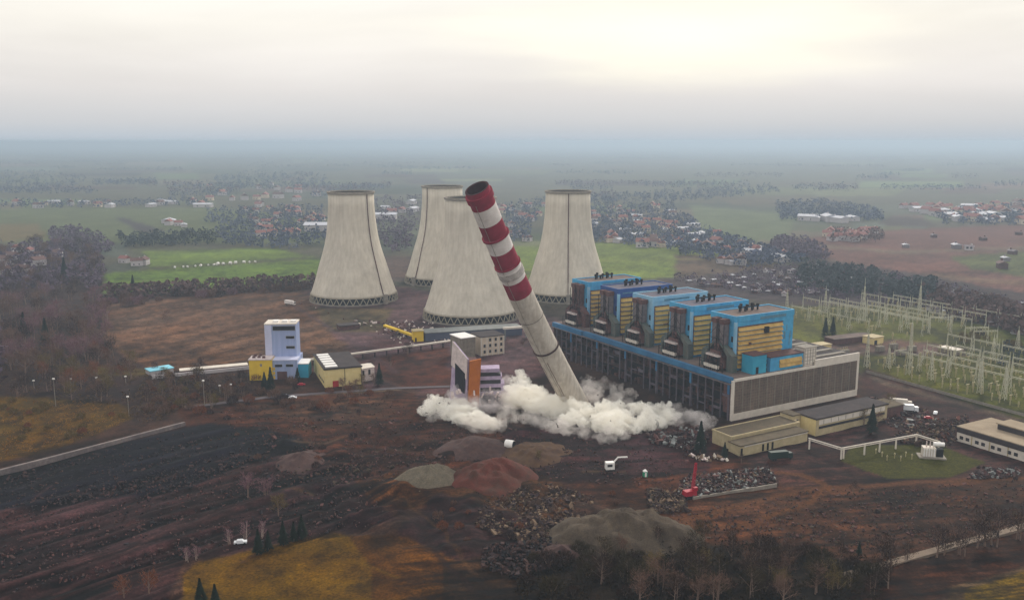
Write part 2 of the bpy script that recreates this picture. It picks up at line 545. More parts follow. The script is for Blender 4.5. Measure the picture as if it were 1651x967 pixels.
def build_ground():
    ys = np.concatenate([np.arange(1720, 1120, -6.0), np.arange(1120, 320, -2.0), np.arange(320, 250, -1.0), np.arange(250, 236.4, -0.5)])
    xs = np.concatenate([np.arange(-1100, -60, 8.0), np.arange(-60, 1720, 2.5), np.arange(1720, 2700, 8.0)])
    a = (xs - 825.5) / FPX
    b = (483.5 - ys) / FPX
    t = (-CH) / (-sP + b * cP)
    GX = a[None, :] * t[:, None]
    GY = np.repeat(((cP + b * sP) * t)[:, None], len(xs), 1)
    PX = np.repeat(xs[None, :], len(ys), 0)
    PY = np.repeat(ys[:, None], len(xs), 1)
    # ragged outlines: jitter in metres, expressed back in pixels
    sc = FPX / GY
    jx = (fbm(GX / 22, GY / 22, 4, 3) - 0.5) * 14 * sc
    jy = (fbm(GX / 22, GY / 22, 4, 11) - 0.5) * 14 * sc * CH / GY
    nj = np.clip((GY - 200) / 450, 0.22, 1)
    jx, jy = jx * nj, jy * nj
    far = np.clip((GY - 600) / 800, 0, 1)
    PXj, PYj = PX + jx * (1 + 0.6 * far), PY + jy * (1 + 0.6 * far)

    def g(c, k=1.0):
        return np.array(srgb(c)) * k
    col = np.zeros(GX.shape + (3,))
    up = g((98, 96, 80)); lo = g((78, 58, 50))
    w = np.clip((PY - 470) / 60, 0, 1)[..., None]
    col[:] = up * (1 - w) + lo * w
    # far patchwork of fields
    q = random.Random(5)
    pal = [(104, 116, 84), (96, 100, 80), (112, 104, 88), (88, 92, 80), (118, 122, 92), (92, 80, 76), (100, 108, 96), (110, 92, 84)]
    for _ in range(230):
        fy = 240 + 190 * q.random() ** 1.5
        fx = q.uniform(-420, 2080)
        wd = q.uniform(60, 260) * (0.4 + (fy - 240) / 150)
        ht = (fy - 236) * q.uniform(0.06, 0.2) + 1
        sk = q.uniform(-1.2, 1.2) * ht * 2
        pl = [(fx, fy), (fx + wd, fy + q.uniform(-1, 1)), (fx + wd + sk, fy + ht), (fx + sk, fy + ht)]
        mk = in_poly(PXj, PYj, pl)
        c = pal[q.randrange(len(pal))]
        col[mk] = g(c, q.uniform(0.6, 1.3))
    Z = np.zeros(GX.shape)
    P = [
        ((108, 116, 82), [(0, 336), (330, 334), (530, 350), (520, 392), (0, 392)]),
        ((128, 116, 82), [(0, 360), (60, 362), (80, 385), (0, 390)]),
        ((78, 70, 72), [(183, 350), (205, 352), (268, 373), (226, 375)]),
        ((112, 122, 92), [(1110, 330), (1290, 346), (1262, 392), (1130, 372)]),
        ((122, 86, 78), [(1240, 392), (1390, 372), (1651, 362), (1651, 480), (1500, 446), (1300, 412)]),
        ((126, 102, 84), [(1480, 440), (1651, 452), (1651, 460), (1500, 448)]),
        ((100, 106, 62), [(1530, 414), (1651, 404), (1651, 446), (1570, 434)]),
        ((124, 110, 92), [(1300, 392), (1440, 404), (1651, 398), (1651, 402), (1440, 409), (1300, 397)]),
        ((120, 142, 68), [(232, 406), (440, 400), (484, 410), (508, 414), (240, 434)]),
        ((96, 96, 70), [(228, 432), (520, 412), (520, 416), (228, 437)]),
        ((110, 136, 58), [(163, 442), (236, 436), (520, 417), (512, 452), (300, 472), (165, 474)]),
        ((126, 142, 68), [(820, 398), (950, 392), (1060, 392), (1140, 403), (1180, 416), (1100, 446), (960, 452), (840, 450)]),
        ((112, 94, 78), [(1090, 412), (1190, 412), (1256, 428), (1200, 442), (1090, 448)]),
        ((78, 66, 68), [(1060, 452), (1256, 430), (1330, 420), (1480, 440), (1651, 472), (1651, 552), (1480, 500), (1268, 490), (1100, 470)]),
        ((84, 68, 62), [(155, 476), (510, 456), (520, 470), (160, 492)]),
        ((114, 86, 68), [(160, 492), (300, 480), (505, 468), (540, 520), (575, 576), (420, 592), (240, 600), (168, 566)]),
        ((106, 82, 84), [(490, 470), (640, 462), (860, 500), (905, 520), (900, 600), (640, 650), (575, 620), (560, 560)]),
        ((104, 90, 66), [(504, 496), (640, 498), (612, 536), (530, 532)]),
        ((96, 60, 50), [(610, 575), (720, 560), (735, 620), (660, 630), (610, 610)]),
        ((66, 50, 46), [(0, 400), (165, 398), (170, 560), (250, 596), (430, 600), (420, 640), (200, 662), (0, 642)]),
        ((96, 82, 46), [(120, 590), (250, 596), (240, 606), (120, 606)]),
        ((112, 120, 56), [(1500, 506), (1651, 540), (1651, 566), (1480, 520)]),
        ((96, 98, 42), [(1268, 492), (1480, 494), (1651, 552), (1651, 676), (1395, 604), (1268, 566)]),
        ((104, 84, 78), [(1268, 556), (1450, 548), (1560, 560), (1560, 572), (1400, 572), (1268, 580)]),
        ((78, 54, 50), [(1140, 700), (1390, 640), (1390, 590), (1651, 680), (1651, 782), (1260, 780)]),
        ((112, 96, 84), [(1395, 604), (1651, 678), (1651, 684), (1395, 609)]),
        ((82, 52, 40), [(290, 640), (670, 622), (680, 690), (900, 700), (1150, 700), (1270, 790), (1000, 806), (560, 770), (430, 726), (300, 690)]),
        ((92, 66, 52), [(400, 648), (640, 640), (600, 680), (420, 672)]),
        ((72, 48, 50), [(800, 690), (1150, 700), (1140, 760), (900, 780), (820, 720)]),
        ((64, 42, 36), [(430, 726), (600, 720), (700, 740), (650, 830), (560, 800), (480, 770)]),
        ((88, 60, 42), [(540, 770), (700, 750), (900, 770), (930, 850), (760, 820), (600, 815)]),
        ((58, 40, 40), [(700, 800), (880, 840), (900, 900), (760, 910), (640, 860)]),
        ((15, 14, 22), [(0, 764), (298, 688), (340, 680), (480, 700), (500, 722), (400, 742), (300, 790), (0, 826)]),
        ((58, 40, 40), [(0, 822), (300, 790), (400, 742), (480, 722), (560, 770), (640, 840), (540, 856), (300, 906), (270, 967), (270, 1730), (0, 1730)]),
        ((108, 84, 40), [(0, 636), (190, 650), (215, 676), (110, 716), (0, 746)]),
        ((116, 88, 40), [(280, 1730), (296, 930), (320, 906), (540, 858), (640, 864), (715, 905), (690, 1730)]),
        ((94, 64, 36), [(560, 860), (660, 864), (740, 905), (700, 1730), (610, 1730), (600, 920)]),
        ((58, 42, 30), [(715, 905), (900, 880), (1060, 850), (1120, 900), (1100, 1730), (690, 1730)]),
        ((84, 56, 42), [(960, 806), (1260, 785), (1651, 770), (1651, 862), (1400, 920), (1060, 872)]),
        ((42, 32, 23), [(740, 1730), (840, 920), (1060, 868), (1400, 905), (1420, 940), (1500, 1730)]),
        ((62, 38, 28), [(1370, 930), (1651, 858), (1651, 920), (1520, 950), (1400, 1730)]),
        ((96, 78, 60), [(1440, 1730), (1530, 944), (1651, 915), (1651, 924), (1560, 946), (1520, 1730)]),
        ((128, 106, 46), [(1510, 1730), (1556, 948), (1651, 922), (1651, 1730)]),
        ((84, 82, 32), [(1356, 742), (1384, 722), (1500, 718), (1592, 744), (1530, 768), (1440, 770)]),
    ]
    for c, pl in P:
        mk = in_poly(PXj, PYj, X(pl))
        col[mk] = g(c)
    # soften the joins a little (ground colours grade into each other)
    for _ in range(2):
        col[1:-1, 1:-1] = (col[1:-1, 1:-1] * 2 + col[:-2, 1:-1] + col[2:, 1:-1] + col[1:-1, :-2] + col[1:-1, 2:]) / 6
    # earth texture: large stains, small stains, streaks along the direction of work
    near = 1 - far
    n1 = fbm(GX / 40, GY / 40, 5, 21)
    n2 = fbm(GX / 6, GY / 6, 4, 31)
    k = 1 + (n1 - 0.5) * 2.0 * (0.3 + 0.7 * near) + (n2 - 0.5) * 2.2 * near
    hue = (fbm(GX / 28, GY / 28, 4, 41) - 0.5)[..., None]
    col = col * np.clip(k, 0.35, 1.9)[..., None] * (1 + hue * np.array([0.3, 0.0, -0.3]) * near[..., None])
    # reed field rows
    def streak(dirx, diry, wl, wa, seed):
        n = math.hypot(dirx, diry)
        dx, dy = dirx / n, diry / n
        al = GX * dx + GY * dy
        ac = -GX * dy + GY * dx
        ac = ac + (fbm(GX / 60, GY / 60, 3, seed + 5) - 0.5) * wa * 3
        return fbm(al / wl, ac / wa, 4, seed)
    def soft(pl, it=14):
        m_ = in_poly(PXj, PYj, pl).astype(float)
        for _ in range(it):
            m_[1:-1, 1:-1] = (m_[1:-1, 1:-1] + m_[:-2, 1:-1] + m_[2:, 1:-1] + m_[1:-1, :-2] + m_[1:-1, 2:]) / 5
        return m_
    reed = in_poly(PX, PY, [(160, 492), (505, 468), (575, 576), (240, 600)])
    st = streak(0.75, 1, 90, 3.0, 51)
    rows = np.sin((GX * 0.9 - GY * 0.42) / 4.0 + 5 * n1)
    col[reed] *= (1 + (st - 0.5)[reed] * 1.0 + 0.24 * rows[reed])[..., None]
    pit = soft(X([(0, 764), (298, 688), (500, 700), (640, 760), (640, 850), (300, 906), (260, 1730), (0, 1730)]))
    d = at(480, 800) - at(60, 935)
    s1 = streak(d.x, d.y, 60, 3.2, 61)
    s2 = streak(d.x, d.y, 26, 1.1, 71)
    ridge = np.abs(s1 - 0.5) * 2
    s0 = streak(d.x, d.y, 110, 7.0, 65)
    fac = np.clip(0.75 + 5.0 * (s1 - 0.45) + 3.4 * (s2 - 0.5) + 4.0 * (s0 - 0.5), 0.08, 3.4)
    col *= (1 + pit * (fac * 0.95 - 1))[..., None]
    dirt = soft(X([(290, 640), (670, 622), (1150, 690), (1390, 640), (1651, 690), (1651, 1730), (640, 1730), (640, 800), (430, 726)]))
    d = at(1500, 790) - at(1000, 830)
    s3 = streak(d.x, d.y, 40, 3.0, 81)
    s4 = streak(d.x, d.y, 12, 1.0, 85)
    col *= (1 + dirt * (np.clip(1 + 2.8 * (s3 - 0.5) + 2.4 * (s4 - 0.5), 0.25, 2.4) - 1))[..., None]
    lawn = in_poly(PXj, PYj, [(1352, 742), (1376, 720), (1500, 714), (1596, 744), (1532, 769), (1436, 772)])
    dirt = dirt * (1 - lawn)
    col[lawn] = g((88, 88, 36)) * (0.75 + 0.5 * n2[lawn][:, None])
    Z += ((s1 - 0.5) * 6.0 + (s2 - 0.5) * 2.0) * pit
    Z += ((fbm(GX / 9, GY / 9, 4, 91) - 0.5) * 1.4) * dirt
    ed = soft([(430, 700), (640, 700), (800, 720), (900, 790), (980, 830), (900, 900), (720, 900), (540, 850), (480, 760)])
    Z += ((fbm(GX / 14, GY / 14, 5, 95) - 0.5) * 8.0) * ed
    for _ in range(3):
        Z[1:-1, 1:-1] = (Z[1:-1, 1:-1] + Z[:-2, 1:-1] + Z[2:, 1:-1] + Z[1:-1, :-2] + Z[1:-1, 2:]) / 5

    def seg(pts, width, c, mixk, wob=1.0):
        """a worn track along photograph points"""
        gp = [at(*p) for p in pts]
        w_ = width + 6
        bx = np.nonzero((GX > min(p.x for p in gp) - w_) & (GX < max(p.x for p in gp) + w_) & (GY > min(p.y for p in gp) - w_) & (GY < max(p.y for p in gp) + w_))
        if not len(bx[0]): return
        gx, gy = GX[bx], GY[bx]
        best = np.full(gx.shape, 1e9)
        ox = (fbm(gx / 15, gy / 15, 3, 7) - 0.5) * wob * 3
        for p, r in zip(gp, gp[1:]):
            vx, vy = r.x - p.x, r.y - p.y
            L2 = vx * vx + vy * vy
            tt = np.clip(((gx - p.x) * vx + (gy - p.y) * vy) / L2, 0, 1)
            best = np.minimum(best, np.hypot(gx + ox - p.x - tt * vx, gy + ox - p.y - tt * vy))
        m_ = np.clip(1.4 - best / (width / 2), 0, 1)[..., None] * mixk
        col[bx] = col[bx] * (1 - m_) + g(c) * m_
    r_ = random.Random(6)
    for _ in range(26):      # short scrapes and dumped lighter soil
        x, y = r_.uniform(360, 1000), r_.uniform(655, 870)
        seg([(x, y), (x + r_.uniform(20, 70), y - r_.uniform(-6, 16))], r_.uniform(1.0, 3.5), r_.choice([(120, 94, 70), (98, 70, 54), (34, 24, 26), (26, 18, 22), (128, 106, 82)]), r_.uniform(.3, .6), 2)
    for _ in range(34):      # pale scrapes over the coal ground
        x = r_.uniform(0, 440); y = 780 - 0.19 * x + r_.uniform(-24, 44)
        seg([(x, y), (x + r_.uniform(40, 150), y - r_.uniform(8, 34))], r_.uniform(0.6, 2.2), r_.choice([(74, 68, 76), (58, 52, 62), (12, 10, 14), (90, 78, 80)]), r_.uniform(.35, .7), 2)
    for _ in range(40):      # ruts and black wedges in the ploughed spoil
        x = r_.uniform(0, 520); y = r_.uniform(800, 960) - 0.1 * x
        seg([(x, y), (x + r_.uniform(50, 160), y - r_.uniform(16, 50))], r_.uniform(0.8, 4.0), r_.choice([(10, 8, 12), (14, 10, 14), (96, 68, 68), (110, 80, 78), (84, 60, 66)]), r_.uniform(.4, .8), 3)
    for _ in range(16):
        x, y = r_.uniform(1080, 1600), r_.uniform(780, 860)
        seg([(x, y), (x + r_.uniform(30, 110), y - r_.uniform(-4, 14))], r_.uniform(0.8, 2.4), r_.choice([(128, 88, 60), (56, 34, 30), (110, 74, 52)]), r_.uniform(.3, .6), 2)
    seg([(300, 655), (420, 641), (500, 636), (640, 628)], 4.0, (160, 144, 126), 0.8)
    seg([(640, 630), (760, 640)], 4.0, (120, 96, 84), 0.6)
    for dx in (0, 6, 14):
        seg([(560 + dx, 812), (640, 780 + dx / 2), (720 + dx, 728), (740 + dx, 706)], 1.3, (38, 26, 26), 0.6)
    seg([(470, 690), (560, 686), (640, 662), (660, 650)], 5.0, (118, 86, 66), 0.5, 2)
    seg([(480, 712), (520, 716), (560, 704)], 3.0, (128, 104, 84), 0.6)
    seg([(620, 800), (680, 850), (720, 910), (760, 950)], 2.4, (44, 28, 26), 0.7)
    seg([(650, 800), (720, 860), (760, 920)], 1.6, (120, 90, 66), 0.4)
    seg([(1100, 842), (1250, 800), (1340, 786), (1500, 776), (1651, 770)], 5.0, (128, 90, 68), 0.85)
    seg([(1060, 850), (1200, 846), (1300, 812), (1340, 786), (1290, 765), (1250, 762)], 4.0, (128, 88, 62), 0.85)
    seg([(1330, 790), (1370, 840), (1440, 830)], 2.0, (60, 38, 32), 0.5)
    seg([(1010, 845), (1120, 830), (1200, 815)], 2.0, (130, 92, 62), 0.4)
    seg([(500, 590), (640, 560), (760, 560)], 4.0, (110, 92, 92), 0.5)
    seg([(590, 600), (650, 625), (720, 650)], 3.0, (124, 100, 92), 0.5)
    seg([(470, 490), (560, 545), (640, 600)], 5.0, (100, 80, 84), 0.6)
    seg([(560, 536), (640, 545), (720, 535)], 8.0, (112, 92, 96), 0.5)
    seg([(340, 905), (470, 880), (560, 862)], 2.0, (150, 120, 60), 0.3)
    seg([(420, 940), (560, 900), (640, 930)], 1.6, (150, 120, 60), 0.3)
    for y0 in (411, 446, 455, 463):
        seg([(200, y0 + 8), (508, y0 - 10)], 4.0, r_.choice([(96, 116, 60), (140, 158, 84), (110, 120, 70)]), 0.45)
    seg([(950, 420), (1130, 418)], 6.0, (150, 146, 84), 0.5); seg([(850, 432), (1090, 438)], 8.0, (108, 124, 64), 0.5)
    seg([(1300, 585), (1430, 560), (1500, 566), (1640, 585)], 4.0, (136, 118, 104), 0.6)
    lum = col.mean(-1, keepdims=True)
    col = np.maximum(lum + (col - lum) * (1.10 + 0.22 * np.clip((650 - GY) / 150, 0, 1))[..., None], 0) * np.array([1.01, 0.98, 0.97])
    col = np.clip(col * (0.34 + 0.15 * np.clip((GY - 480) / 200, 0, 1) + 0.16 * np.clip((GY - 1100) / 1500, 0, 1))[..., None], 0.0012, 0.9)  # vignette put into the colour: near ground darkened, far ground lightened
    ny, nx = GX.shape
    co = np.stack([GX, GY, Z], -1).reshape(-1, 3)
    idx = np.arange(ny * nx).reshape(ny, nx)
    f = np.stack([idx[:-1, :-1], idx[:-1, 1:], idx[1:, 1:], idx[1:, :-1]], -1).reshape(-1, 4)
    me = bpy.data.meshes.new('ground')
    me.vertices.add(len(co)); me.vertices.foreach_set('co', co.ravel())
    me.loops.add(f.size); me.loops.foreach_set('vertex_index', f.ravel())
    me.polygons.add(len(f)); me.polygons.foreach_set('loop_start', np.arange(0, f.size, 4))
    me.polygons.foreach_set('loop_total', np.full(len(f), 4))
    me.update(calc_edges=True)
    ca = me.color_attributes.new('Col', 'FLOAT_COLOR', 'POINT')
    ca.data.foreach_set('color', np.concatenate([col.reshape(-1, 3), np.ones((len(co), 1))], 1).ravel())
    me.polygons.foreach_set('use_smooth', np.ones(len(f), bool))
    me.materials.append(M['ground'])
    o = bpy.data.objects.new('ground', me)
    COL.objects.link(o)
    props(o, kind='structure')
    # the plain that carries on to the horizon, under and around the surveyed ground
    mb = MB()
    mb.quad([(-30000, -2000, -5.0), (30000, -2000, -5.0), (30000, 30000, -5.0), (-30000, 30000, -5.0)])
    props(mb.build('plain', M['farground']), kind='structure')


build_ground()


def strip(name, pts, width, z, m):
    """a road: a thin slab along a polyline"""
    gp = [at(*p) for p in pts]
    L, Rr = [], []
    for i, p in enumerate(gp):
        a, b = gp[max(0, i - 1)], gp[min(len(gp) - 1, i + 1)]
        d = (b - a).normalized()
        n = Vector((-d.y, d.x, 0)) * width / 2
        L.append(p + n); Rr.append(p - n)
    mb = MB()
    for i in range(len(gp) - 1):
        mb.prism([(Rr[i].x, Rr[i].y), (Rr[i + 1].x, Rr[i + 1].y), (L[i + 1].x, L[i + 1].y), (L[i].x, L[i].y)], -0.6, z)
    o = mb.build(name, m)
    return props(o, kind='structure')


strip('road', [(1360, 930), (1450, 905), (1540, 880), (1651, 850), (1800, 812)], 3.2, 0.75, M['dirtroad'])
strip('road', [(310, 656), (430, 641), (520, 634), (640, 626), (760, 622)], 4.0, 0.3, M['asphalt'])

# ---------------------------------------------------------------- haze
def build_haze():
    m = bpy.data.materials.new('haze')
    m.use_nodes = True
    nt = m.node_tree
    nt.nodes.clear()
    o = N(nt, 'ShaderNodeOutputMaterial')
    v = N(nt, 'ShaderNodeVolumePrincipled')
    v.inputs['Color'].default_value = (0.51, 0.63, 0.77, 1)
    v.inputs['Density'].default_value = 0.00019
    v.inputs['Anisotropy'].default_value = 0.35
    nt.links.new(v.outputs[0], o.inputs['Volume'])
    ob = MB().box(-31000, -3000, -9, 31000, 31000, 146).build('haze', m)
    props(ob, kind='stuff', label='pale blue haze over the plain', cat='haze')


build_haze()

# ---------------------------------------------------------------- cooling towers
PROF = [(6.6, 38.0), (8, 37.4), (12, 36.0), (18, 34.0), (25, 31.9), (34, 29.2), (42, 26.6), (50, 24.4), (58, 22.8), (66, 21.7), (75, 20.8), (84, 20.2), (96, 20.0)]


def lathe(mb, prof, n, mi=0):
    k = len(mb.v)
    for z, r in prof:
        for i in range(n):
            w = 2 * math.pi * i / n
            mb.v.append((r * math.sin(w), -r * math.cos(w), z))
    for j in range(len(prof) - 1):
        for i in range(n):
            a = k + j * n + i; b = k + j * n + (i + 1) % n
            mb.f.append((a, b, b + n, a + n)); mb.m.append(mi)


def make_tower():
    t = thing('cooling_tower', 'x', 'cooling tower')
    mb = MB()
    lathe(mb, PROF, 112, 0)
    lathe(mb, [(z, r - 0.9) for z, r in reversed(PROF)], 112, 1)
    n = 112
    # close the lip and the foot between the outer and the inner skin
    top_o = (len(PROF) - 1) * n; in0 = len(PROF) * n; in_last = in0 + (len(PROF) - 1) * n
    for i in range(n):
        j = (i + 1) % n
        mb.f.append((top_o + i, top_o + j, in0 + j, in0 + i)); mb.m.append(0)
        mb.f.append((in_last + i, in_last + j, j, i)); mb.m.append(0)
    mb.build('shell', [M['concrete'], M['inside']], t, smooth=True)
    mb = MB()
    lathe(mb, [(94.8, 20.05), (94.8, 21.0), (96.5, 21.0), (96.5, 19.9), (94.8, 20.05)], 80)
    mb.build('rim', M['rim'], t)
    mb = MB()
    lathe(mb, [(6.9, 38.0), (6.5, 38.7), (6.1, 38.5), (6.1, 37.3), (6.9, 37.3)], 80)
    mb.build('ring_beam', M['column'], t)
    mb = MB()
    lathe(mb, [(-0.5, 39.6), (0.9, 39.6), (0.9, 38.9), (0.6, 38.9), (0.6, 0.1)], 72)
    mb.build('basin', M['rim'], t)
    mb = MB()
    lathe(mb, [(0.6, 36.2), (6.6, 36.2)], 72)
    mb.build('shade_fill', M['dark'], t)  # dark sheet standing in for the shaded gaps behind the columns
    cm = None
    for i in range(42):
        w = 2 * math.pi * i / 42
        if cm is None:
            cb = MB()
            for s in (-1, 1):
                a = s * math.pi / 42
                cb.tube((0, -39.2, 0.6), (38.2 * math.sin(a), -38.2 * math.cos(a), 6.2), 0.40, 0.36, 5)
            cm = cb.mesh('support_column', M['column'])
        c = bpy.data.objects.new('support_column', cm)
        COL.objects.link(c); c.parent = t; c.rotation_euler = (0, 0, w)
    return t


def ladder(t, deg):
    a0 = R(deg)
    mb = MB()
    for (z0, r0), (z1, r1) in zip(PROF, PROF[1:]):
        p0 = Vector(((r0 + 0.5) * math.sin(a0), -(r0 + 0.5) * math.cos(a0), z0))
        p1 = Vector(((r1 + 0.5) * math.sin(a0), -(r1 + 0.5) * math.cos(a0), z1))
        mb.bar(p0, p1, 0.55, 0.8)
    mb.build('ladder', M['rust'], t)
    # stair head and hut at the foot
    r = 40.5
    mb = MB().box(-1.6, -1.4, 0, 1.6, 1.4, 8.5)
    o = mb.build('stair_hut', M['rim'], t)
    o.location = (r * math.sin(a0), -r * math.cos(a0), 0); o.rotation_euler = (0, 0, a0)


TW = [((-142.4, 799.4), 'leftmost of four concrete cooling towers, standing alone beside the brown field', 52),
      ((-69.8, 905.6), 'farthest cooling tower, half hidden by the middle one, dark ladder on its left flank', -42),
      ((-33.0, 717.5), 'nearest cooling tower, right behind the leaning red and white chimney', 150),
      ((50.3, 812.5), 'rightmost cooling tower, rising behind the blue boiler houses', -2)]
tw0 = make_tower()
towers = [tw0] + [copy_tree(tw0) for _ in range(3)]
for i, ((x, y), lb, ld) in enumerate(TW):
    towers[i].location = (x, y, 0)
    towers[i].rotation_euler = (0, 0, i * 0.07)
    towers[i]['label'] = lb
    towers[i]['group'] = 'concrete cooling towers'
    ladder(towers[i], ld - math.degrees(i * 0.07))

# ---------------------------------------------------------------- leaning chimney
def build_chimney():
    B = at(929, 652, 0.0)
    T = Vector((-16.0, 411.0, 119.0))
    ax = T - B
    L = ax.length
    t = thing('chimney', 'tall red and white banded chimney toppling to the left above a dust cloud', 'chimney', B)
    q = ax.normalized()
    rot = q.to_track_quat('Z', 'Y').to_matrix()
    side = rot @ Vector((1, 0, 0)); fw = rot @ Vector((0, 1, 0))
    # slight bow of the falling shaft
    bow = Vector((-1, 0, 0)) - q * Vector((-1, 0, 0)).dot(q)
    bow.normalize()

    def cen(f):
        return q * (f * L) + bow * (2.2 * math.sin(math.pi * f))

    def rad(f):
        return 6.75 - 0.95 * f
    # image fractions of the band edges turned into length fractions
    def frac(py):
        lo, hi = 0.0, 1.0
        for _ in range(40):
            m_ = (lo + hi) / 2
            p = B + cen(m_) - Vector((0, 0, CH))
            dep = p.y * cP - p.z * sP
            y = 483.5 - FPX * (p.y * sP + p.z * cP) / dep
            if y > py: lo = m_
            else: hi = m_
        return (lo + hi) / 2
    edges = [(-0.06, None)] + [(frac(y), None) for y in (472, 448, 425, 401, 379, 356, 331)] + [(1.0, None)]
    fs = [e[0] for e in edges]
    kinds = ['concrete', 'red', 'white', 'red', 'white', 'red', 'white', 'red']
    n = 48

    def ring(mb, f, r):
        k = len(mb.v)
        c = cen(f)
        for i in range(n):
            w = 2 * math.pi * i / n
            mb.v.append(tuple(c + (side * math.cos(w) + fw * math.sin(w)) * r))
        return k

    def skin(mb, fa, fb, steps, dr=0.0, inner=False):
        prev = None
        for s in range(steps + 1):
            f = fa + (fb - fa) * s / steps
            k = ring(mb, f, rad(f) + dr)
            if prev is not None:
                for i in range(n):
                    j = (i + 1) % n
                    q4 = (prev + i, prev + j, k + j, k + i)
                    mb.f.append(q4 if not inner else q4[::-1]); mb.m.append(0)
            prev = k
    mb = MB(); skin(mb, fs[0], fs[1], 14)
    mb.build('shaft', M['chim'], t, smooth=True)
    for a, b, kd in zip(fs[1:], fs[2:], kinds[1:]):
        mb = MB(); skin(mb, a, b, 3)
        o = mb.build('painted_band', M[kd], t, smooth=True)
        o['label'] = 'dark red painted band' if kd == 'red' else 'white painted band'
    # lining of the open mouth
    mb = MB(); skin(mb, 1.0, 0.72, 6, -0.9)
    k = ring(mb, 1.0, rad(1.0)); k2 = ring(mb, 1.0, rad(1.0) - 0.9)
    for i in range(n):
        j = (i + 1) % n
        mb.f.append((k + i, k + j, k2 + j, k2 + i)); mb.m.append(0)
    mb.build('flue_lining', M['lining'], t, smooth=True)
    # service galleries and hoops

    def collar(f, dr, h, m, name):
        mb = MB()
        df = h / L / 2
        r = rad(f)
        ks = [ring(mb, f - df, r - 0.1), ring(mb, f - df, r + dr), ring(mb, f + df, r + dr), ring(mb, f + df, r - 0.1)]
        for a_, b_ in zip(ks, ks[1:]):
            for i in range(n):
                j = (i + 1) % n
                mb.f.append((a_ + i, a_ + j, b_ + j, b_ + i)); mb.m.append(0)
        mb.build(name, m, t)
    collar(0.972, 0.75, 3.0, M['red'], 'head_gallery')
    collar(frac(379), 0.8, 0.9, M['red'], 'gallery')
    collar(frac(425), 0.6, 0.6, M['red'], 'gallery')
    collar(frac(437), 0.45, 3.6, M['greyring'], 'grey_ring')
    collar(frac(510), 0.15, 0.5, M['rim'], 'hoop')
    collar(frac(559), 0.6, 0.8, M['darkheap'], 'lower_gallery')
    mb = MB()
    w = -1.35
    for i in range(20):
        f0, f1 = 0.04 + i * 0.046, 0.04 + (i + 1) * 0.046
        d = side * math.cos(w) + fw * math.sin(w)
        mb.bar(cen(f0) + d * (rad(f0) + 0.1), cen(f1) + d * (rad(f1) + 0.1), 0.10, 0.2)
    mb.build('climbing_rail', M['rim'], t)
    for w0, f0, f1 in ((-1.9, 0.06, 0.24), (-1.2, 0.1, 0.27), (-2.3, 0.2, 0.3)):
        mb = MB()
        for s in range(6):
            a_, b_ = f0 + (f1 - f0) * s / 6, f0 + (f1 - f0) * (s + 1) / 6
            d = side * math.cos(w0 + 0.02 * (s % 2)) + fw * math.sin(w0 + 0.02 * (s % 2))
            mb.bar(cen(a_) + d * (rad(a_) + 0.02), cen(b_) + d * (rad(b_) + 0.02), 0.3, 0.1)
        mb.build('crack', M['rust'], t)


build_chimney()

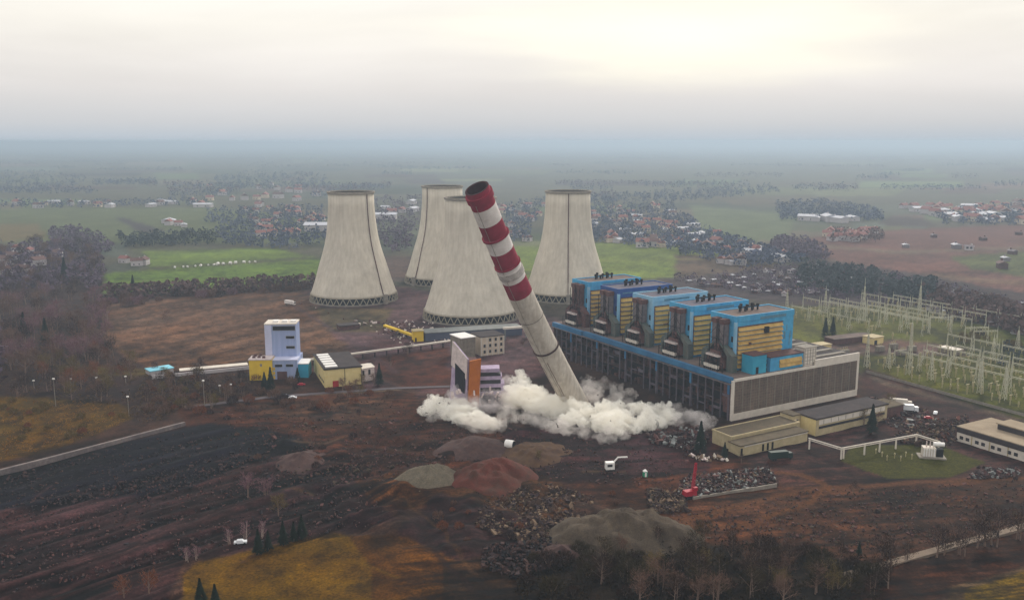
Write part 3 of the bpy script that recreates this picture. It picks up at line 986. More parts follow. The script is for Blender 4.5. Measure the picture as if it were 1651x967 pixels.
# ---------------------------------------------------------------- turbine hall
def build_hall():
    t = thing('turbine_hall', 'long low power station hall with blue eaves, open dark side and glazed end wall', 'power station', HC, HA)
    HTOP = 22.0
    LEN, WID = 168.0, 94.0
    # end wall
    box('plinth', t, M['trim'], -0.35, -0.35, 0, WID, 0.8, 3.6)
    box('glazed_wall', t, M['panes'], 1.2, -0.05, 3.6, WID - 1.4, 0.8, 20.3)
    box('corner_pier', t, M['trim'], -0.3, -0.30, 3.6, 1.2, 0.8, 20.9)
    box('corner_pier', t, M['trim'], WID - 1.4, -0.30, 3.6, WID + 0.2, 0.8, 24.6)
    box('eaves_trim', t, M['trim'], 1.2, -0.30, 20.3, WID - 1.4, 0.8, 21.6)
    box('parapet', t, M['trim'], 59, -0.26, 21.6, WID - 1.4, 0.6, 24.6)
    mb = MB()
    for k in range(1, 16):
        x = 1.2 + k * (WID - 2.6) / 16
        mb.box(x - 0.12, -0.22, 3.6, x + 0.12, -0.04, 20.3)
    mb.build('mullion_grid', M['rim'], t)
    # roof
    box('roof', t, M['roof'], 1.2, 0.8, 20.4, 58, LEN, 21.9)
    box('roof', t, M['darkroof'], 58, 0.8, 20.4, WID, LEN, 23.4)
    mb = MB()
    for k in range(5):
        mb.box(61, 6 + k * 9, 23.4, 90, 8.4 + k * 9, 24.2)
    mb.build('roof_light', M['rim'], t)
    box('far_wall', t, M['rust'], WID - 0.8, 0.8, 0, WID, LEN, 20.4)
    box('rear_wall', t, M['rust'], 0.5, LEN, 0, WID, LEN + 0.8, 21.4)
    # open long side
    box('side_panel', t, M['rust'], -0.25, 0.8, 3.6, 0.5, 6.0, 18.6)
    box('eaves_beam', t, M['cornice'], -0.9, 0.8, 19.6, 1.2, 132, 22.4)
    box('eaves_beam', t, M['cornice'], -0.9, 134.5, 19.2, 1.2, LEN, 22.0)
    box('gutter_ledge', t, M['duct'], -1.5, 0.8, 18.8, 1.0, LEN, 19.15)
    box('shaded_recess_wall', t, M['dark'], 7.0, 0.8, 0, 7.6, LEN, 20.4)  # back wall near black: shade of the open bays put into its colour
    # debris of cut machinery in the open bays
    r = random.Random(3)
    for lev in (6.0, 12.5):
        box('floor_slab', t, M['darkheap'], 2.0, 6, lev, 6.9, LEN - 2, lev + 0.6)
    mb = MB()
    for k in range(150):
        y = r.uniform(3, LEN - 4); z = r.choice([0, 0, 6.6, 6.6, 13.1]); h = r.uniform(1.0, 4.2)
        w = r.uniform(0.6, 3.0)
        x0 = r.uniform(2.2, 4.5)
        mb.box(x0, y, z, x0 + r.uniform(0.8, 2), y + w, z + h, r.choice([0, 0, 1, 2]))
    o = mb.build('wrecked_machinery', [M['darkheap'], M['dark'], M['rust']], t)
    o['kind'] = 'stuff'
    for k in range(29):
        y = 2.0 + k * 5.75
        major = k % 5 == 0
        a = 0.55 if major else 0.28
        if not major and r.random() < 0.18: continue
        box('column', t, M['stanchion'], -0.7, y - a, 0, -0.7 + 2 * a, y + a, 18.8)
        if major:
            box('column_head', t, M['cornice'], -0.95, y - 0.75, 12.5 + r.uniform(-1, 2), -0.72, y + 0.75, 18.75)
    mb = MB()
    for k in range(28):
        if r.random() < 0.55:
            y = 2.0 + k * 5.75
            z = r.choice([4, 9, 12, 15])
            mb = MB().box(-0.45, y + 0.4, z, -0.25, y + 5.3, z + r.uniform(0.5, 2.0))
            mb.build('brace', M['stanchion'], t)
    return t


build_hall()


# ---------------------------------------------------------------- boiler houses on the hall roof
ZR = 21.92


def make_boiler(col, label, wide_louvre, i):
    t = thing('boiler_house', label, 'boiler house', hl(12, [12, 46, 80, 113, 145][i], ZR), HA, 'boiler houses in a row on the hall roof')
    H = 28.0; W_, D = 42.0, 18.5
    body = MB()
    body.prism([(0, 0), (W_, 0), (W_, D), (0, D)], 0, H)
    body.build('wall', M['blue'] if col == 'blue' else M[col], t)
    box('roof', t, M['slateroof'] if i in (1, 2, 3) else M['roof'], 0.4, 0.4, H, W_ - 0.4, D - 0.4, H + 0.35)
    pc = M['blue2'] if col == 'blue2' else M[col]
    mb = MB()
    for a in ((-0.25, -0.25, W_ + 0.25, 0.4), (-0.25, D - 0.4, W_ + 0.25, D + 0.25), (-0.25, 0.4, 0.4, D - 0.4), (W_ - 0.4, 0.4, W_ + 0.25, D - 0.4)):
        mb.box(a[0], a[1], H - 2.2, a[2], a[3], H + 0.9)
    mb.build('parapet', pc, t)
    # stepped ochre louvres on the face towards the camera
    mb = MB()
    x0, x1 = 1.6, 33.5
    nb = 8 if i else 9
    zt, zb = H - 5.2, 0.8
    hh = (zt - zb) / nb
    for k in range(nb):
        z = zb + k * hh
        n0 = len(mb.v)
        mb.v += [(x0, -1.3, z + hh * 0.28), (x1, -1.3, z + hh * 0.28), (x1, -0.25, z + hh), (x0, -0.25, z + hh),
                 (x0, -0.02, z + hh * 0.28), (x1, -0.02, z + hh * 0.28), (x1, -0.02, z + hh), (x0, -0.02, z + hh)]
        for f in ((0, 1, 2, 3), (1, 5, 6, 2), (4, 0, 3, 7), (4, 5, 1, 0), (3, 2, 6, 7), (7, 6, 5, 4)):
            mb.f.append(tuple(n0 + q for q in f)); mb.m.append(0)
    mb.build('louvre_panel', M['yellow'], t)
    box('louvre_backing', t, M['dark'], x0 - 0.5, -0.15, zb - 0.3, x1 + 0.5, -0.02, zt + 0.6) if False else None
    fr = MB()
    fr.box(x0 - 0.5, -0.5, zt + 0.1, x1 + 0.5, -0.03, zt + 0.6)
    fr.box(x0 - 0.6, -0.5, zb, x0 - 0.1, -0.03, zt + 0.1)
    fr.build('louvre_frame', M['rust'], t)
    if i == 0:
        mb = MB().box(19.5, -2.0, H - 9.5, 22.3, -0.8, H - 6.2)
        mb.build('louvre_hole', M['dark'], t)
        mb = MB()
        rr = random.Random(4)
        for k in range(16):
            a = rr.uniform(12, 26); b = rr.uniform(1.5, 6)
            mb.box(a, -2.6 + rr.uniform(0, 0.8), b, a + rr.uniform(0.8, 2.2), -1.0, b + rr.uniform(0.6, 1.8))
        mb.build('rust_damage', M['rust'], t)
    rr = random.Random(40 + i)
    for k in range(4):
        a = rr.uniform(34.5, 40); b = rr.uniform(1, 20)
        box('stain', t, M['bluestain'], a, -0.04, b, a + rr.uniform(.6, 1.6), 0.02, b + rr.uniform(2, 7))
    for k in range(3 if i else 2):
        a = rr.uniform(3, 26); b = 0.8 + rr.randrange(nb) * hh
        box('missing_slat', t, M['rust'], a, -1.45, b + 0.2, a + rr.uniform(1.2, 3.2), -0.3, b + hh * rr.uniform(.35, .8))
    box('parapet_stain', t, M['bluestain'], rr.uniform(2, 20), -0.3, H - 2.2, rr.uniform(22, 38), -0.26, H - rr.uniform(0.6, 1.6))
    # pilaster on the corner and cut openings on the short face
    box('corner_pilaster', t, M['blue2'] if col != 'navy' else M['blue2'], -0.5, -0.4, 0, 1.0, 0.9, H - 2.2)
    for y0, z0, h in ((1.4, 3, 3), (1.4, 9, 3), (1.4, 15, 3), (15.6, 6, 4), (15.6, 14, 4)):
        box('window', t, M['dark'], -0.1, y0, z0, 0.05, y0 + 1.5, z0 + h)
    box('door', t, M['dark'], 38.2, -0.12, 0.1, 39.9, 0.02, 2.9)
    # row of black ventilators on the roof
    vm = None
    for k, (vx, vh) in enumerate(((13.5, 3.4), (15.6, 4.0), (17.4, 2.6), (20.2, 3.2), (22.4, 4.2), (24.6, 3.2), (26.6, 3.4))):
        if vm is None:
            v = MB(); v.tube((0, 0, 0), (0, 0, 3), 0.55, 0.55, 8); v.tube((0, 0, 2.3), (0, 0, 3.3), 1.0, 0.8, 8)
            vm = v.mesh('roof_ventilator', M['dark'])
        o = bpy.data.objects.new('roof_ventilator', vm); COL.objects.link(o); o.parent = t
        o.location = (vx, D * 0.62 + (k % 2) * 1.4, H + 0.35); o.scale = (1, 1, vh / 3.3)
    mb = MB()
    mb.tube((12.6, D * 0.62, H + 2.6), (27.4, D * 0.62, H + 2.6), 0.35, 0.35, 6)
    mb.build('roof_pipe', M['dark'], t)
    return t


BL = [('blue', 'nearest boiler house, bright blue with a broad ochre louvre front'),
      ('blue', 'second nearest boiler house, bright blue with a narrow view of its louvres'),
      ('blue2', 'middle boiler house, pale blue, between the navy one and two bright blue ones'),
      ('navy', 'navy blue boiler house, second from the far end of the row'),
      ('blue', 'farthest blue boiler house, just in front of the rightmost cooling tower')]
for i, (c, lb) in enumerate(BL):
    make_boiler(c, lb, i == 0, i)


# flue ducts: twin shafts down the short face, splayed to a dust filter casing
def make_flue():
    t = thing('flue_duct', 'x', 'flue duct')
    H = 27.0
    for y in (2.6, 8.4):
        mb = MB()
        mb.box(-4.2, y - 1.55, 13.5, -0.8, y + 1.55, H - 2.6)
        mb.build('duct', M['duct'], t)
        mb = MB(); mb.box(-4.7, y - 1.9, H - 2.6, -0.6, y + 1.9, H); mb.build('duct_head', M['rust'], t)
        mb = MB(); mb.box(-3.0, y + 1.56, 12.0, -1.6, y + 1.9, H - 4); mb.build('stiffener', M['dark'], t)
    # splayed legs
    for s, y in ((-1, 2.6), (1, 8.4)):
        y2 = 5.5 + s * 9.6
        mb = MB()
        n0 = len(mb.v)
        for yy, zz in ((y - 1.6, 14.6), (y + 1.6, 13.2), (y2 + 2.0, 8.6), (y2 - 2.0, 8.2)) if s > 0 else ((y - 1.6, 13.2), (y + 1.6, 14.6), (y2 + 2.0, 8.2), (y2 - 2.0, 8.6)):
            mb.v += [(-4.6, yy, zz), (-0.9, yy, zz)]
        for f in ((0, 6, 4, 2), (1, 3, 5, 7), (0, 1, 7, 6), (2, 4, 5, 3), (0, 2, 3, 1), (4, 6, 7, 5)):
            mb.f.append(tuple(n0 + q for q in f)); mb.m.append(0)
        mb.box(-4.6, y2 - 2.0, 0, -0.9, y2 + 2.0, 8.2)
        o = mb.build('splayed_leg', M['ductgreen'], t)
    mb = MB()
    mb.prism([(-7.0, -1.6), (-1.0, -1.6), (-1.0, 12.6), (-7.0, 12.6)], 1.8, 10.2, 0,
             top=[(-5.6, 2.2), (-1.0, 2.2), (-1.0, 8.8), (-5.6, 8.8)])
    mb.box(-4.8, 3.6, 9.2, -1.0, 7.4, 13.6)
    mb.build('filter_casing', M['rust'], t)
    box('platform', t, M['pinkpanel'], -8.0, 0.6, 7.4, -6.3, 10.0, 8.3)
    mb = MB()
    for k in range(5):
        mb.box(-8.6, 0.2 + k * 2.2, 1.7, -7.3, 1.9 + k * 2.2, 3.0)
    mb.box(-8.4, 0.2, 1.2, -7.4, 10.9, 1.7)
    mb.build('hopper_row', M['trim'], t)
    mb = MB()
    for y in (0.8, 3.9, 7.0, 10.1):
        for x in (-8.2, -7.0):
            mb.box(x - 0.15, y - 0.15, 0, x + 0.15, y + 0.15, 7.4)
    mb.build('stand', M['dark'], t)
    mb = MB()
    rr = random.Random(8)
    for k in range(10):
        y = rr.uniform(0.6, 9.5); z = rr.uniform(3.2, 6.4)
        mb.box(-8.0 + rr.uniform(0, .6), y, z, -7.0, y + rr.uniform(.5, 1.6), z + rr.uniform(.4, 1.0))
    mb.build('pipework', M['dark'], t)
    mb = MB()
    for z in (8.4, 9.0, 9.6):
        mb.bar((-8.0, 0.6, z), (-8.0, 10.0, z), 0.08)
    for k in range(6):
        mb.bar((-8.0, 0.6 + k * 1.88, 8.3), (-8.0, 0.6 + k * 1.88, 9.6), 0.08)
    mb.build('railing', M['steel'], t)
    mb = MB()
    for y in (-3.2, 0.2, 5.5, 10.8, 14.2):
        mb.bar((-8.3, y, 0), (-8.3, y, 7.3 if 0 < y < 11 else 5), 0.3)
    for z in (3.4, 5.0):
        mb.bar((-8.3, -3.2, z), (-8.3, 14.2, z), 0.22)
    mb.bar((-5.0, 0.2, 10.5), (-5.0, 10.8, 10.5), 0.25); mb.bar((-5.0, 0.2, 16.5), (-5.0, 10.8, 16.5), 0.25)
    for y in (0.3, 5.5, 10.7):
        mb.bar((-5.0, y, 7.0), (-5.0, y, 24.0), 0.28)
    for k in range(3):
        z = 8 + k * 5
        mb.bar((-5.0, 0.3, z), (-5.0, 5.5, z + 5), 0.16); mb.bar((-5.0, 10.7, z), (-5.0, 5.5, z + 5), 0.16)
    mb.build('steelwork', M['dark'], t)
    return t


FL = ['twin grey flue ducts with white platforms in front of the nearest boiler house',
      'twin grey flue ducts on the second nearest boiler house',
      'twin flue ducts with a mauve pipe on the middle boiler house',
      'twin flue ducts beside the navy blue boiler house',
      'dark twin flue ducts at the far end, in front of the farthest boiler house']
f0 = make_flue()
for i in range(5):
    o = f0 if i == 0 else copy_tree(f0)
    o.location = hl(12, [15, 49, 83, 116, 148][i], ZR)
    o.rotation_euler = (0, 0, HA)
    o['label'] = FL[i]
    o['group'] = 'flue ducts in a row on the hall roof'
    if i == 2:
        for ch in o.children:
            if ch.name.startswith('stiffener'):
                ch.data = ch.data.copy(); ch.data.materials[0] = M['pinkpanel']
    if i == 4:
        for ch in o.children:
            if ch.name.startswith(('duct', 'splayed_leg')):
                ch.data = ch.data.copy(); ch.data.materials[0] = M['rust']

# low rooms on the hall roof near the end wall
t = thing('roof_annex', 'small teal sheet metal room on the hall roof at the foot of the ochre louvres', 'roof annex', hl(15, 1.6, ZR), HA)
box('wall', t, M['teal'], 0, 0, 0, 9.5, 8, 9.6)
box('roof', t, M['rust'], -0.3, -0.3, 9.6, 9.8, 8.3, 10.0)
box('door', t, M['dark'], 2.2, -0.12, 0.1, 4.0, 0.02, 3.6)
mb = MB()
for k in range(4):
    mb.box(9.52, 0.4, 1 + k * 2.2, 10.3, 1.4, 2.2 + k * 2.2)
mb.build('ladder_step', M['dark'], t)
t = thing('roof_annex', 'low blue roof room with two ochre louvres beside the white grid tower', 'roof annex', hl(27, 1.2, ZR), HA)
box('wall', t, M['blue'], 0, 0, 0, 24, 9, 7.4)
box('roof', t, M['rust'], -0.3, -0.3, 7.4, 24.3, 9.3, 7.9)
for z in (1.6, 3.7):
    mb = MB()
    mb.v += [(6.5, -1.0, z), (22.8, -1.0, z), (22.8, -0.15, z + 2), (6.5, -0.15, z + 2), (6.5, -0.02, z), (22.8, -0.02, z), (22.8, -0.02, z + 2), (6.5, -0.02, z + 2)]
    for f in ((0, 1, 2, 3), (1, 5, 6, 2), (4, 0, 3, 7), (4, 5, 1, 0), (3, 2, 6, 7), (7, 6, 5, 4)):
        mb.f.append(f); mb.m.append(0)
    mb.build('louvre', M['yellow'], t)
t = thing('grid_tower', 'white stair tower with a faint square grid on the hall roof edge', 'stair tower', hl(51.5, 0.8, ZR), HA)
box('wall', t, M['trim'], 0, 0, 0, 9.0, 7, 9.6)
mb = MB()
for k in range(5):
    mb.box(0.3 + k * 2.0, -0.16, 0.4, 0.5 + k * 2.0, -0.02, 9.2)
    mb.box(0.52, -0.14, 0.8 + k * 1.9, 8.28, -0.02, 1.0 + k * 1.9)
mb.build('grid', M['rim'], t)
box('roof', t, M['rim'], -0.2, -0.2, 9.6, 9.2, 7.2, 9.9)

# ---------------------------------------------------------------- other buildings
def frame_from(p0, p1):
    """origin and angle of a building whose front foot runs p0 -> p1 (left to right)"""
    a, b = at(*p0), at(*p1)
    d = b - a
    return a, math.atan2(d.y, d.x), d.length


def simple_block(name, label, cat, p0, p1, depth, h, mw, mr, extra=None, group=None, over=0.4, rise=0.0, ang=None, length=None):
    a, an, ln = frame_from(p0, p1)
    if ang is not None: an = ang
    if length: ln = length
    t = thing(name, label, cat, a, an, group)
    box('wall', t, mw, 0, 0, -0.5, ln, depth, h)
    if rise:
        mb = MB()
        o = over
        mb.v += [(-o, -o, h), (ln + o, -o, h), (ln + o, depth + o, h), (-o, depth + o, h), (-o, depth / 2, h + rise), (ln + o, depth / 2, h + rise)]
        for f in ((0, 1, 5, 4), (2, 3, 4, 5), (3, 0, 4), (1, 2, 5), (3, 2, 1, 0)):
            mb.f.append(f); mb.m.append(0)
        mb.build('roof', mr, t)
    else:
        box('roof', t, mr, -over, -over, h, ln + over, depth + over, h + 0.5)
    if extra: extra(t, ln, depth, h)
    return t


def windows(t, xs, z0, w, h, y=-0.06, m=None, name='window'):
    for x in xs:
        f = box(name, t, M['trim'], x - w / 2 - 0.15, y - 0.08, z0 - 0.15, x + w / 2 + 0.15, y + 0.07, z0 + h + 0.15)
        box('pane', f, m or M['glass'], x - w / 2, y - 0.14, z0, x + w / 2, y - 0.05, z0 + h)


# the low buildings in front of the end wall, square to the hall
def low1(t, ln, d, h):
    for x in (13.5, 16.5, 19.5):
        box('door', t, M['dark'], x, -0.1, 0.1, x + 1.2, 0.02, 3.4)
    box('door', t, M['dark'], -0.4 + 0.6, -0.12, 0.1, 1.4, 0.02, 3.6)
    box('band', t, M['trim'], 2.5, -0.08, 3.9, ln, 0.02, 4.4)


o = simple_block('low_building', 'long low beige garage block with flat roof, nearest to the red crane', 'building', (1188, 733), (1304, 712), 7.4, 4.6, M['beige'], M['roof2'], low1, ang=HA, length=43)
o.location = hl(-33.5, -41)
t = thing('low_building', 'low flat-roofed beige annex with a pale edge at the foot of the hall plinth', 'building', hl(-31.5, -33.0), HA)
box('wall', t, M['beige'], 0, 0, -0.5, 44, 12.5, 6.0)
box('roof', t, M['roof2'], 0.3, 0.3, 6.0, 43.7, 12.2, 6.5)
mb = MB()
for a in ((-0.3, -0.3, 44.3, 0.3), (-0.3, 12.2, 44.3, 12.8), (-0.3, 0.3, 0.3, 12.2), (43.7, 0.3, 44.3, 12.2)):
    mb.box(a[0], a[1], 6.0, a[2], a[3], 6.8)
mb.build('roof_edge', M['beige'], t)
mb = MB()
for k in range(5):
    mb.box(4 + k * 7.5, -0.1, 3.6, 8.5 + k * 7.5, 0.02, 5.0)
mb.build('window_band', M['glass'], t)
t = thing('low_building', 'two-storey beige workshop with dark flat roof and bright side wall', 'building', hl(18.5, -38.0), HA)
box('wall', t, M['beige'], 0, 0, -0.5, 52, 13, 8.0)
box('roof', t, M['darkroof'], -0.4, -0.4, 8.0, 52.4, 13.4, 8.7)
box('side_wall', t, M['cream'], -0.06, 0.1, 0, 0.02, 12.9, 7.9)
box('window_band', t, M['trim'], 2, -0.12, 5.2, 50, 0.02, 7.6)
box('window_strip', t, M['glass'], 2, -0.14, 3.2, 50, 0.02, 4.4)
mb = MB()
for k in range(9):
    mb.box(5 + k * 5.2, -0.2, 5.3, 5.25 + k * 5.2, -0.13, 7.5)
mb.build('window_post', M['rim'], t)
t = thing('low_building', 'small beige porch with a single dark window between the annex and the workshop', 'building', hl(12.7, -28.5), HA)
box('wall', t, M['beige'], 0, 0, -0.5, 5.6, 8, 8.2)
box('roof', t, M['roof2'], -0.3, -0.3, 8.2, 5.9, 8.3, 8.7)
windows(t, [2.8], 4.2, 2.0, 2.0)
t = thing('low_building', 'small brick shed with bushes round it behind the dark-roofed workshop', 'building', hl(60, -36), HA)
box('wall', t, M['rust'], 12, 0, -0.5, 26, 12, 5)
box('roof', t, M['roof2'], 11.6, -0.4, 5, 26.4, 12.4, 5.5)

# long low building at the right edge
a, an, ln = frame_from((1542, 710), (1651, 744))
t = thing('low_building', 'long pale two-tier building with rows of dark windows at the right edge', 'building', a, an)
box('wall', t, M['trim'], 0, 0, -0.5, 70, 26, 6.4)
box('dark_fascia', t, M['darkroof'], -0.2, -0.25, 4.4, 70.2, -0.01, 6.9)
box('roof', t, M['greyedroof'], -0.4, -0.26, 6.9, 70.4, 26.4, 7.3)
box('upper_storey', t, M['darkroof'], 12, 12, 7.3, 70, 22, 9.8)
box('upper_roof', t, M['greyedroof'], 11.5, 11.5, 9.8, 70.5, 22.5, 10.3)
windows(t, [2.5 + 3.1 * k + (k // 2) * 1.6 for k in range(12)], 1.4, 1.8, 1.6)
for k in range(7):
    box('pier', t, M['beige'], 7.4 + 8.8 * k, -0.2, 0, 7.9 + 8.8 * k, -0.01, 4.4)

# pale blue tower building with yellow base
def build_silo():
    a = at(428, 612)
    an = R(4)
    t = thing('tower_building', 'pale blue tower block with a bright yellow wing and lower blue wing', 'building', a, an)
    box('tower', t, M['lav'], -1.0, 9, 0, 17.6, 22, 31.5)
    box('tower_roof', t, M['trim'], -1.2, 8.8, 31.5, 17.8, 22.2, 32.2)
    for x in (3.5, 9, 14):
        box('roof_box', t, M['winwhite'], x, 12, 32.2, x + 3.2, 16, 33.4)
    box('corner_panel', t, M['lavpale'], -1.05, 8.9, 12, 3.0, 8.99, 31.4)
    for x, w, z, h in ((4.0, 13.0, 28.2, 2.4), (11.6, 4.8, 23.2, 1.2), (11.6, 4.8, 17.0, 1.2)):
        f = box('window', t, M['rim'], x - 0.2, 8.72, z - 0.2, x + w + 0.2, 8.98, z + h + 0.2)
        box('pane', f, M['dark'], x, 8.64, z, x + w, 8.71, z + h)
    box('lower_wing', t, M['lav'], 4.5, 0.4, -0.5, 19.0, 22, 11.4)
    box('lower_roof', t, M['lavpale'], 4.3, 0.2, 11.4, 19.2, 8.98, 12.0)
    for x in (6.0, 12.4):
        f = box('window', t, M['rim'], x - 0.15, 0.24, 7.6, x + 4.2, 0.39, 9.2)
        box('pane', f, M['dark'], x, 0.16, 7.75, x + 4.05, 0.23, 9.05)
    box('door', t, M['rust'], 7.0, 0.2, 0, 12.8, 0.39, 4.8)
    box('yellow_wing', t, M['lemon'], -9.0, -1.0, -0.5, 4.48, 8.8, 12.2)
    box('wing_roof', t, M['pinkpanel'], -9.3, -1.3, 12.2, 4.2, 8.75, 12.9)
    r = random.Random(2)
    for k in range(5):
        x = -7.5 + (k % 3) * 3; y = 1 + (k // 3) * 5 + r.random()
        box('roof_unit', t, M['rust'], x, y, 12.9, x + 1.6, y + 1.6, 14.0)
    f = box('window', t, M['rim'], -2.6, -1.14, 8.4, -1.4, -1.01, 10)
    box('side_annex', t, M['teal'], 19.02, 3, -0.5, 25, 15, 8.4)
    box('annex_roof', t, M['winwhite'], 18.9, 2.7, 8.4, 25.3, 15.3, 9.0)
    for k in range(3):
        box('yellow_panel', t, M['lemon'], 4.7, 0.26, 0.4 + k * 2.6, 5.8, 0.38, 2.2 + k * 2.6)


build_silo()

# cream shed with skylights
def cream(t, ln, d, h):
    box('door', t, M['reddoor'], 4.5, -0.15, 0, 8.0, 0.02, 3.6)
    box('downpipe', t, M['dark'], 11.5, -0.2, 0, 11.8, -0.01, h)
    box('downpipe', t, M['dark'], ln - 0.3, -0.25, 0, ln, -0.01, h)
    for k in range(6):
        box('skylight', t, M['winwhite'], 1.2, 3.0 + k * 6.0, h + 0.5, 8.2, 6.6 + k * 6.0, h + 1.1)
    for k in range(4):
        box('window', t, M['glass'], -0.12, 3 + k * 5, 2.0, 0.02, 5.6 + k * 5, 3.2)
    box('roof_edge', t, M['darkroof'], -0.5, -0.5, h, ln + 0.5, -0.41, h + 0.9)


a = at(524, 625)
o = simple_block('shed', 'cream shed with a red door and a row of white skylights on its roof', 'shed', (524, 625), (578, 620), 40, 10.5, M['cream'], M['darkroof'], cream, ang=R(21), length=21.5)
o = simple_block('shed', 'small pale shed with two doors, half hidden by bare bushes beside the cream shed', 'shed', (581, 616), (604, 612), 10, 8.0, M['pinkpanel'], M['trim'],
                 lambda t, ln, d, h: [box('door', t, M['glass'], x, -0.1, 3.8, x + 1.4, 0.02, 6.8) for x in (1.4, 5.4)], rise=1.2)

# sheds on the left by the road
simple_block('shed', 'long turquoise roofed shed by the road left of the yellow wing', 'shed', (243, 606), (280, 600), 9, 2.6, M['plaster'], M['turq'])
simple_block('low_wall', 'long pale wall running left from the yellow wing', 'wall', (245, 611), (405, 595), 0.8, 1.5, M['plaster'], M['plaster'], over=0.05)
simple_block('greenhouse', 'long low frame of pale hoops between the turquoise shed and the yellow wing', 'greenhouse', (290, 602), (400, 592), 6, 1.3, M['rust'], M['trim'], over=0.1)

# yard buildings behind
simple_block('conveyor_gallery', 'long slate-blue belt gallery in front of the nearest cooling tower', 'conveyor', (686, 550), (842, 540), 14, 5.6, M['slate'], M['steel'], over=0.3)
simple_block('pump_house', 'small bright yellow pump house beside the slate-blue belt gallery', 'building', (667, 551), (683, 550), 7, 7.4, M['lemon'], M['beige'],
             lambda t, ln, d, h: box('door', t, M['dark'], 1.0, -0.1, 0, 2.2, 0.02, 2.8))
a, an, ln = frame_from((618, 531), (666, 548))
t = thing('pipe_bridge', 'low yellow pipe bridge slanting towards the pump house', 'pipe bridge', a, an)
box('deck', t, M['lemon'], 0, 0, 2.2, ln, 2.5, 3.6)
for k in range(5):
    box('leg', t, M['dark'], 1 + k * (ln - 2) / 4, 0.5, -0.3, 1.8 + k * (ln - 2) / 4, 1.5, 2.2)


def beige_block(t, ln, d, h):
    for k in range(4):
        for z in (1.6, 5.6, 9.4):
            if (k, z) == (0, 9.4): continue
            x = 2.0 + k * 4.1
            f = box('window', t, M['trim'], x - 0.15, -0.16, z - 0.15, x + 1.75, -0.02, z + 2.3)
            box('pane', f, M['glass'], x, -0.22, z, x + 1.6, -0.17, z + 2.1)
    for k in range(5):
        box('pilaster', t, M['trim'], 0.2 + k * 4.1, -0.3, 0, 0.9 + k * 4.1, -0.01, h)


M['office'] = mat('office_render', (196, 178, 158), 0.85, scale=0.3, col2=(216, 200, 180), var2=0.08)
simple_block('office_block', 'cream three-storey block with small dark windows behind the collapsing orange building', 'building', (775, 574), (818, 569), 16, 12.5, M['office'], M['darkroof'], beige_block, length=17.5)
simple_block('silo_building', 'grey-green square building with a white roof cap beside the cream office block', 'building', (744, 580), (772, 576), 15, 14.0, M['plant'], M['winwhite'], length=10.5)
a, an, ln = frame_from((500, 590), (770, 553))
t = thing('pipe_rack', 'long pale pipe rack crossing the brown field towards the office block', 'pipe rack', a, an)
mb = MB(); mb.bar((0, 0, 4.2), (ln, 0, 4.2), 1.0, 0.8); mb.bar((0, 1.6, 4.2), (ln, 1.6, 4.2), 0.8, 0.6); mb.bar((0, 0.8, 3.7), (ln, 0.8, 3.7), 2.4, 0.2)
mb.build('pipe_run', M['trim'], t)
for k in range(15):
    box('leg', t, M['dark'], 2 + k * (ln - 4) / 14, 0.4, -0.3, 2.6 + k * (ln - 4) / 14, 1.2, 3.6)
a, an, ln = frame_from((812, 549), (852, 546))
t = thing('pipe_bridge', 'white overhead pipe bridge from the office block roof to the chimney', 'pipe bridge', a, an)
box('deck', t, M['trim'], 0, 0, 8, ln, 2.0, 9.4)
box('leg', t, M['steel'], 1, 0.5, -0.3, 1.8, 1.3, 8)
box('leg', t, M['steel'], ln - 2, 0.5, -0.3, ln - 1.2, 1.3, 8)
simple_block('hut', 'flat grey hut with white lorry beds in the yard below the leftmost cooling tower', 'hut', (548, 533), (580, 530), 9, 3.2, M['rust'], M['darkroof'])

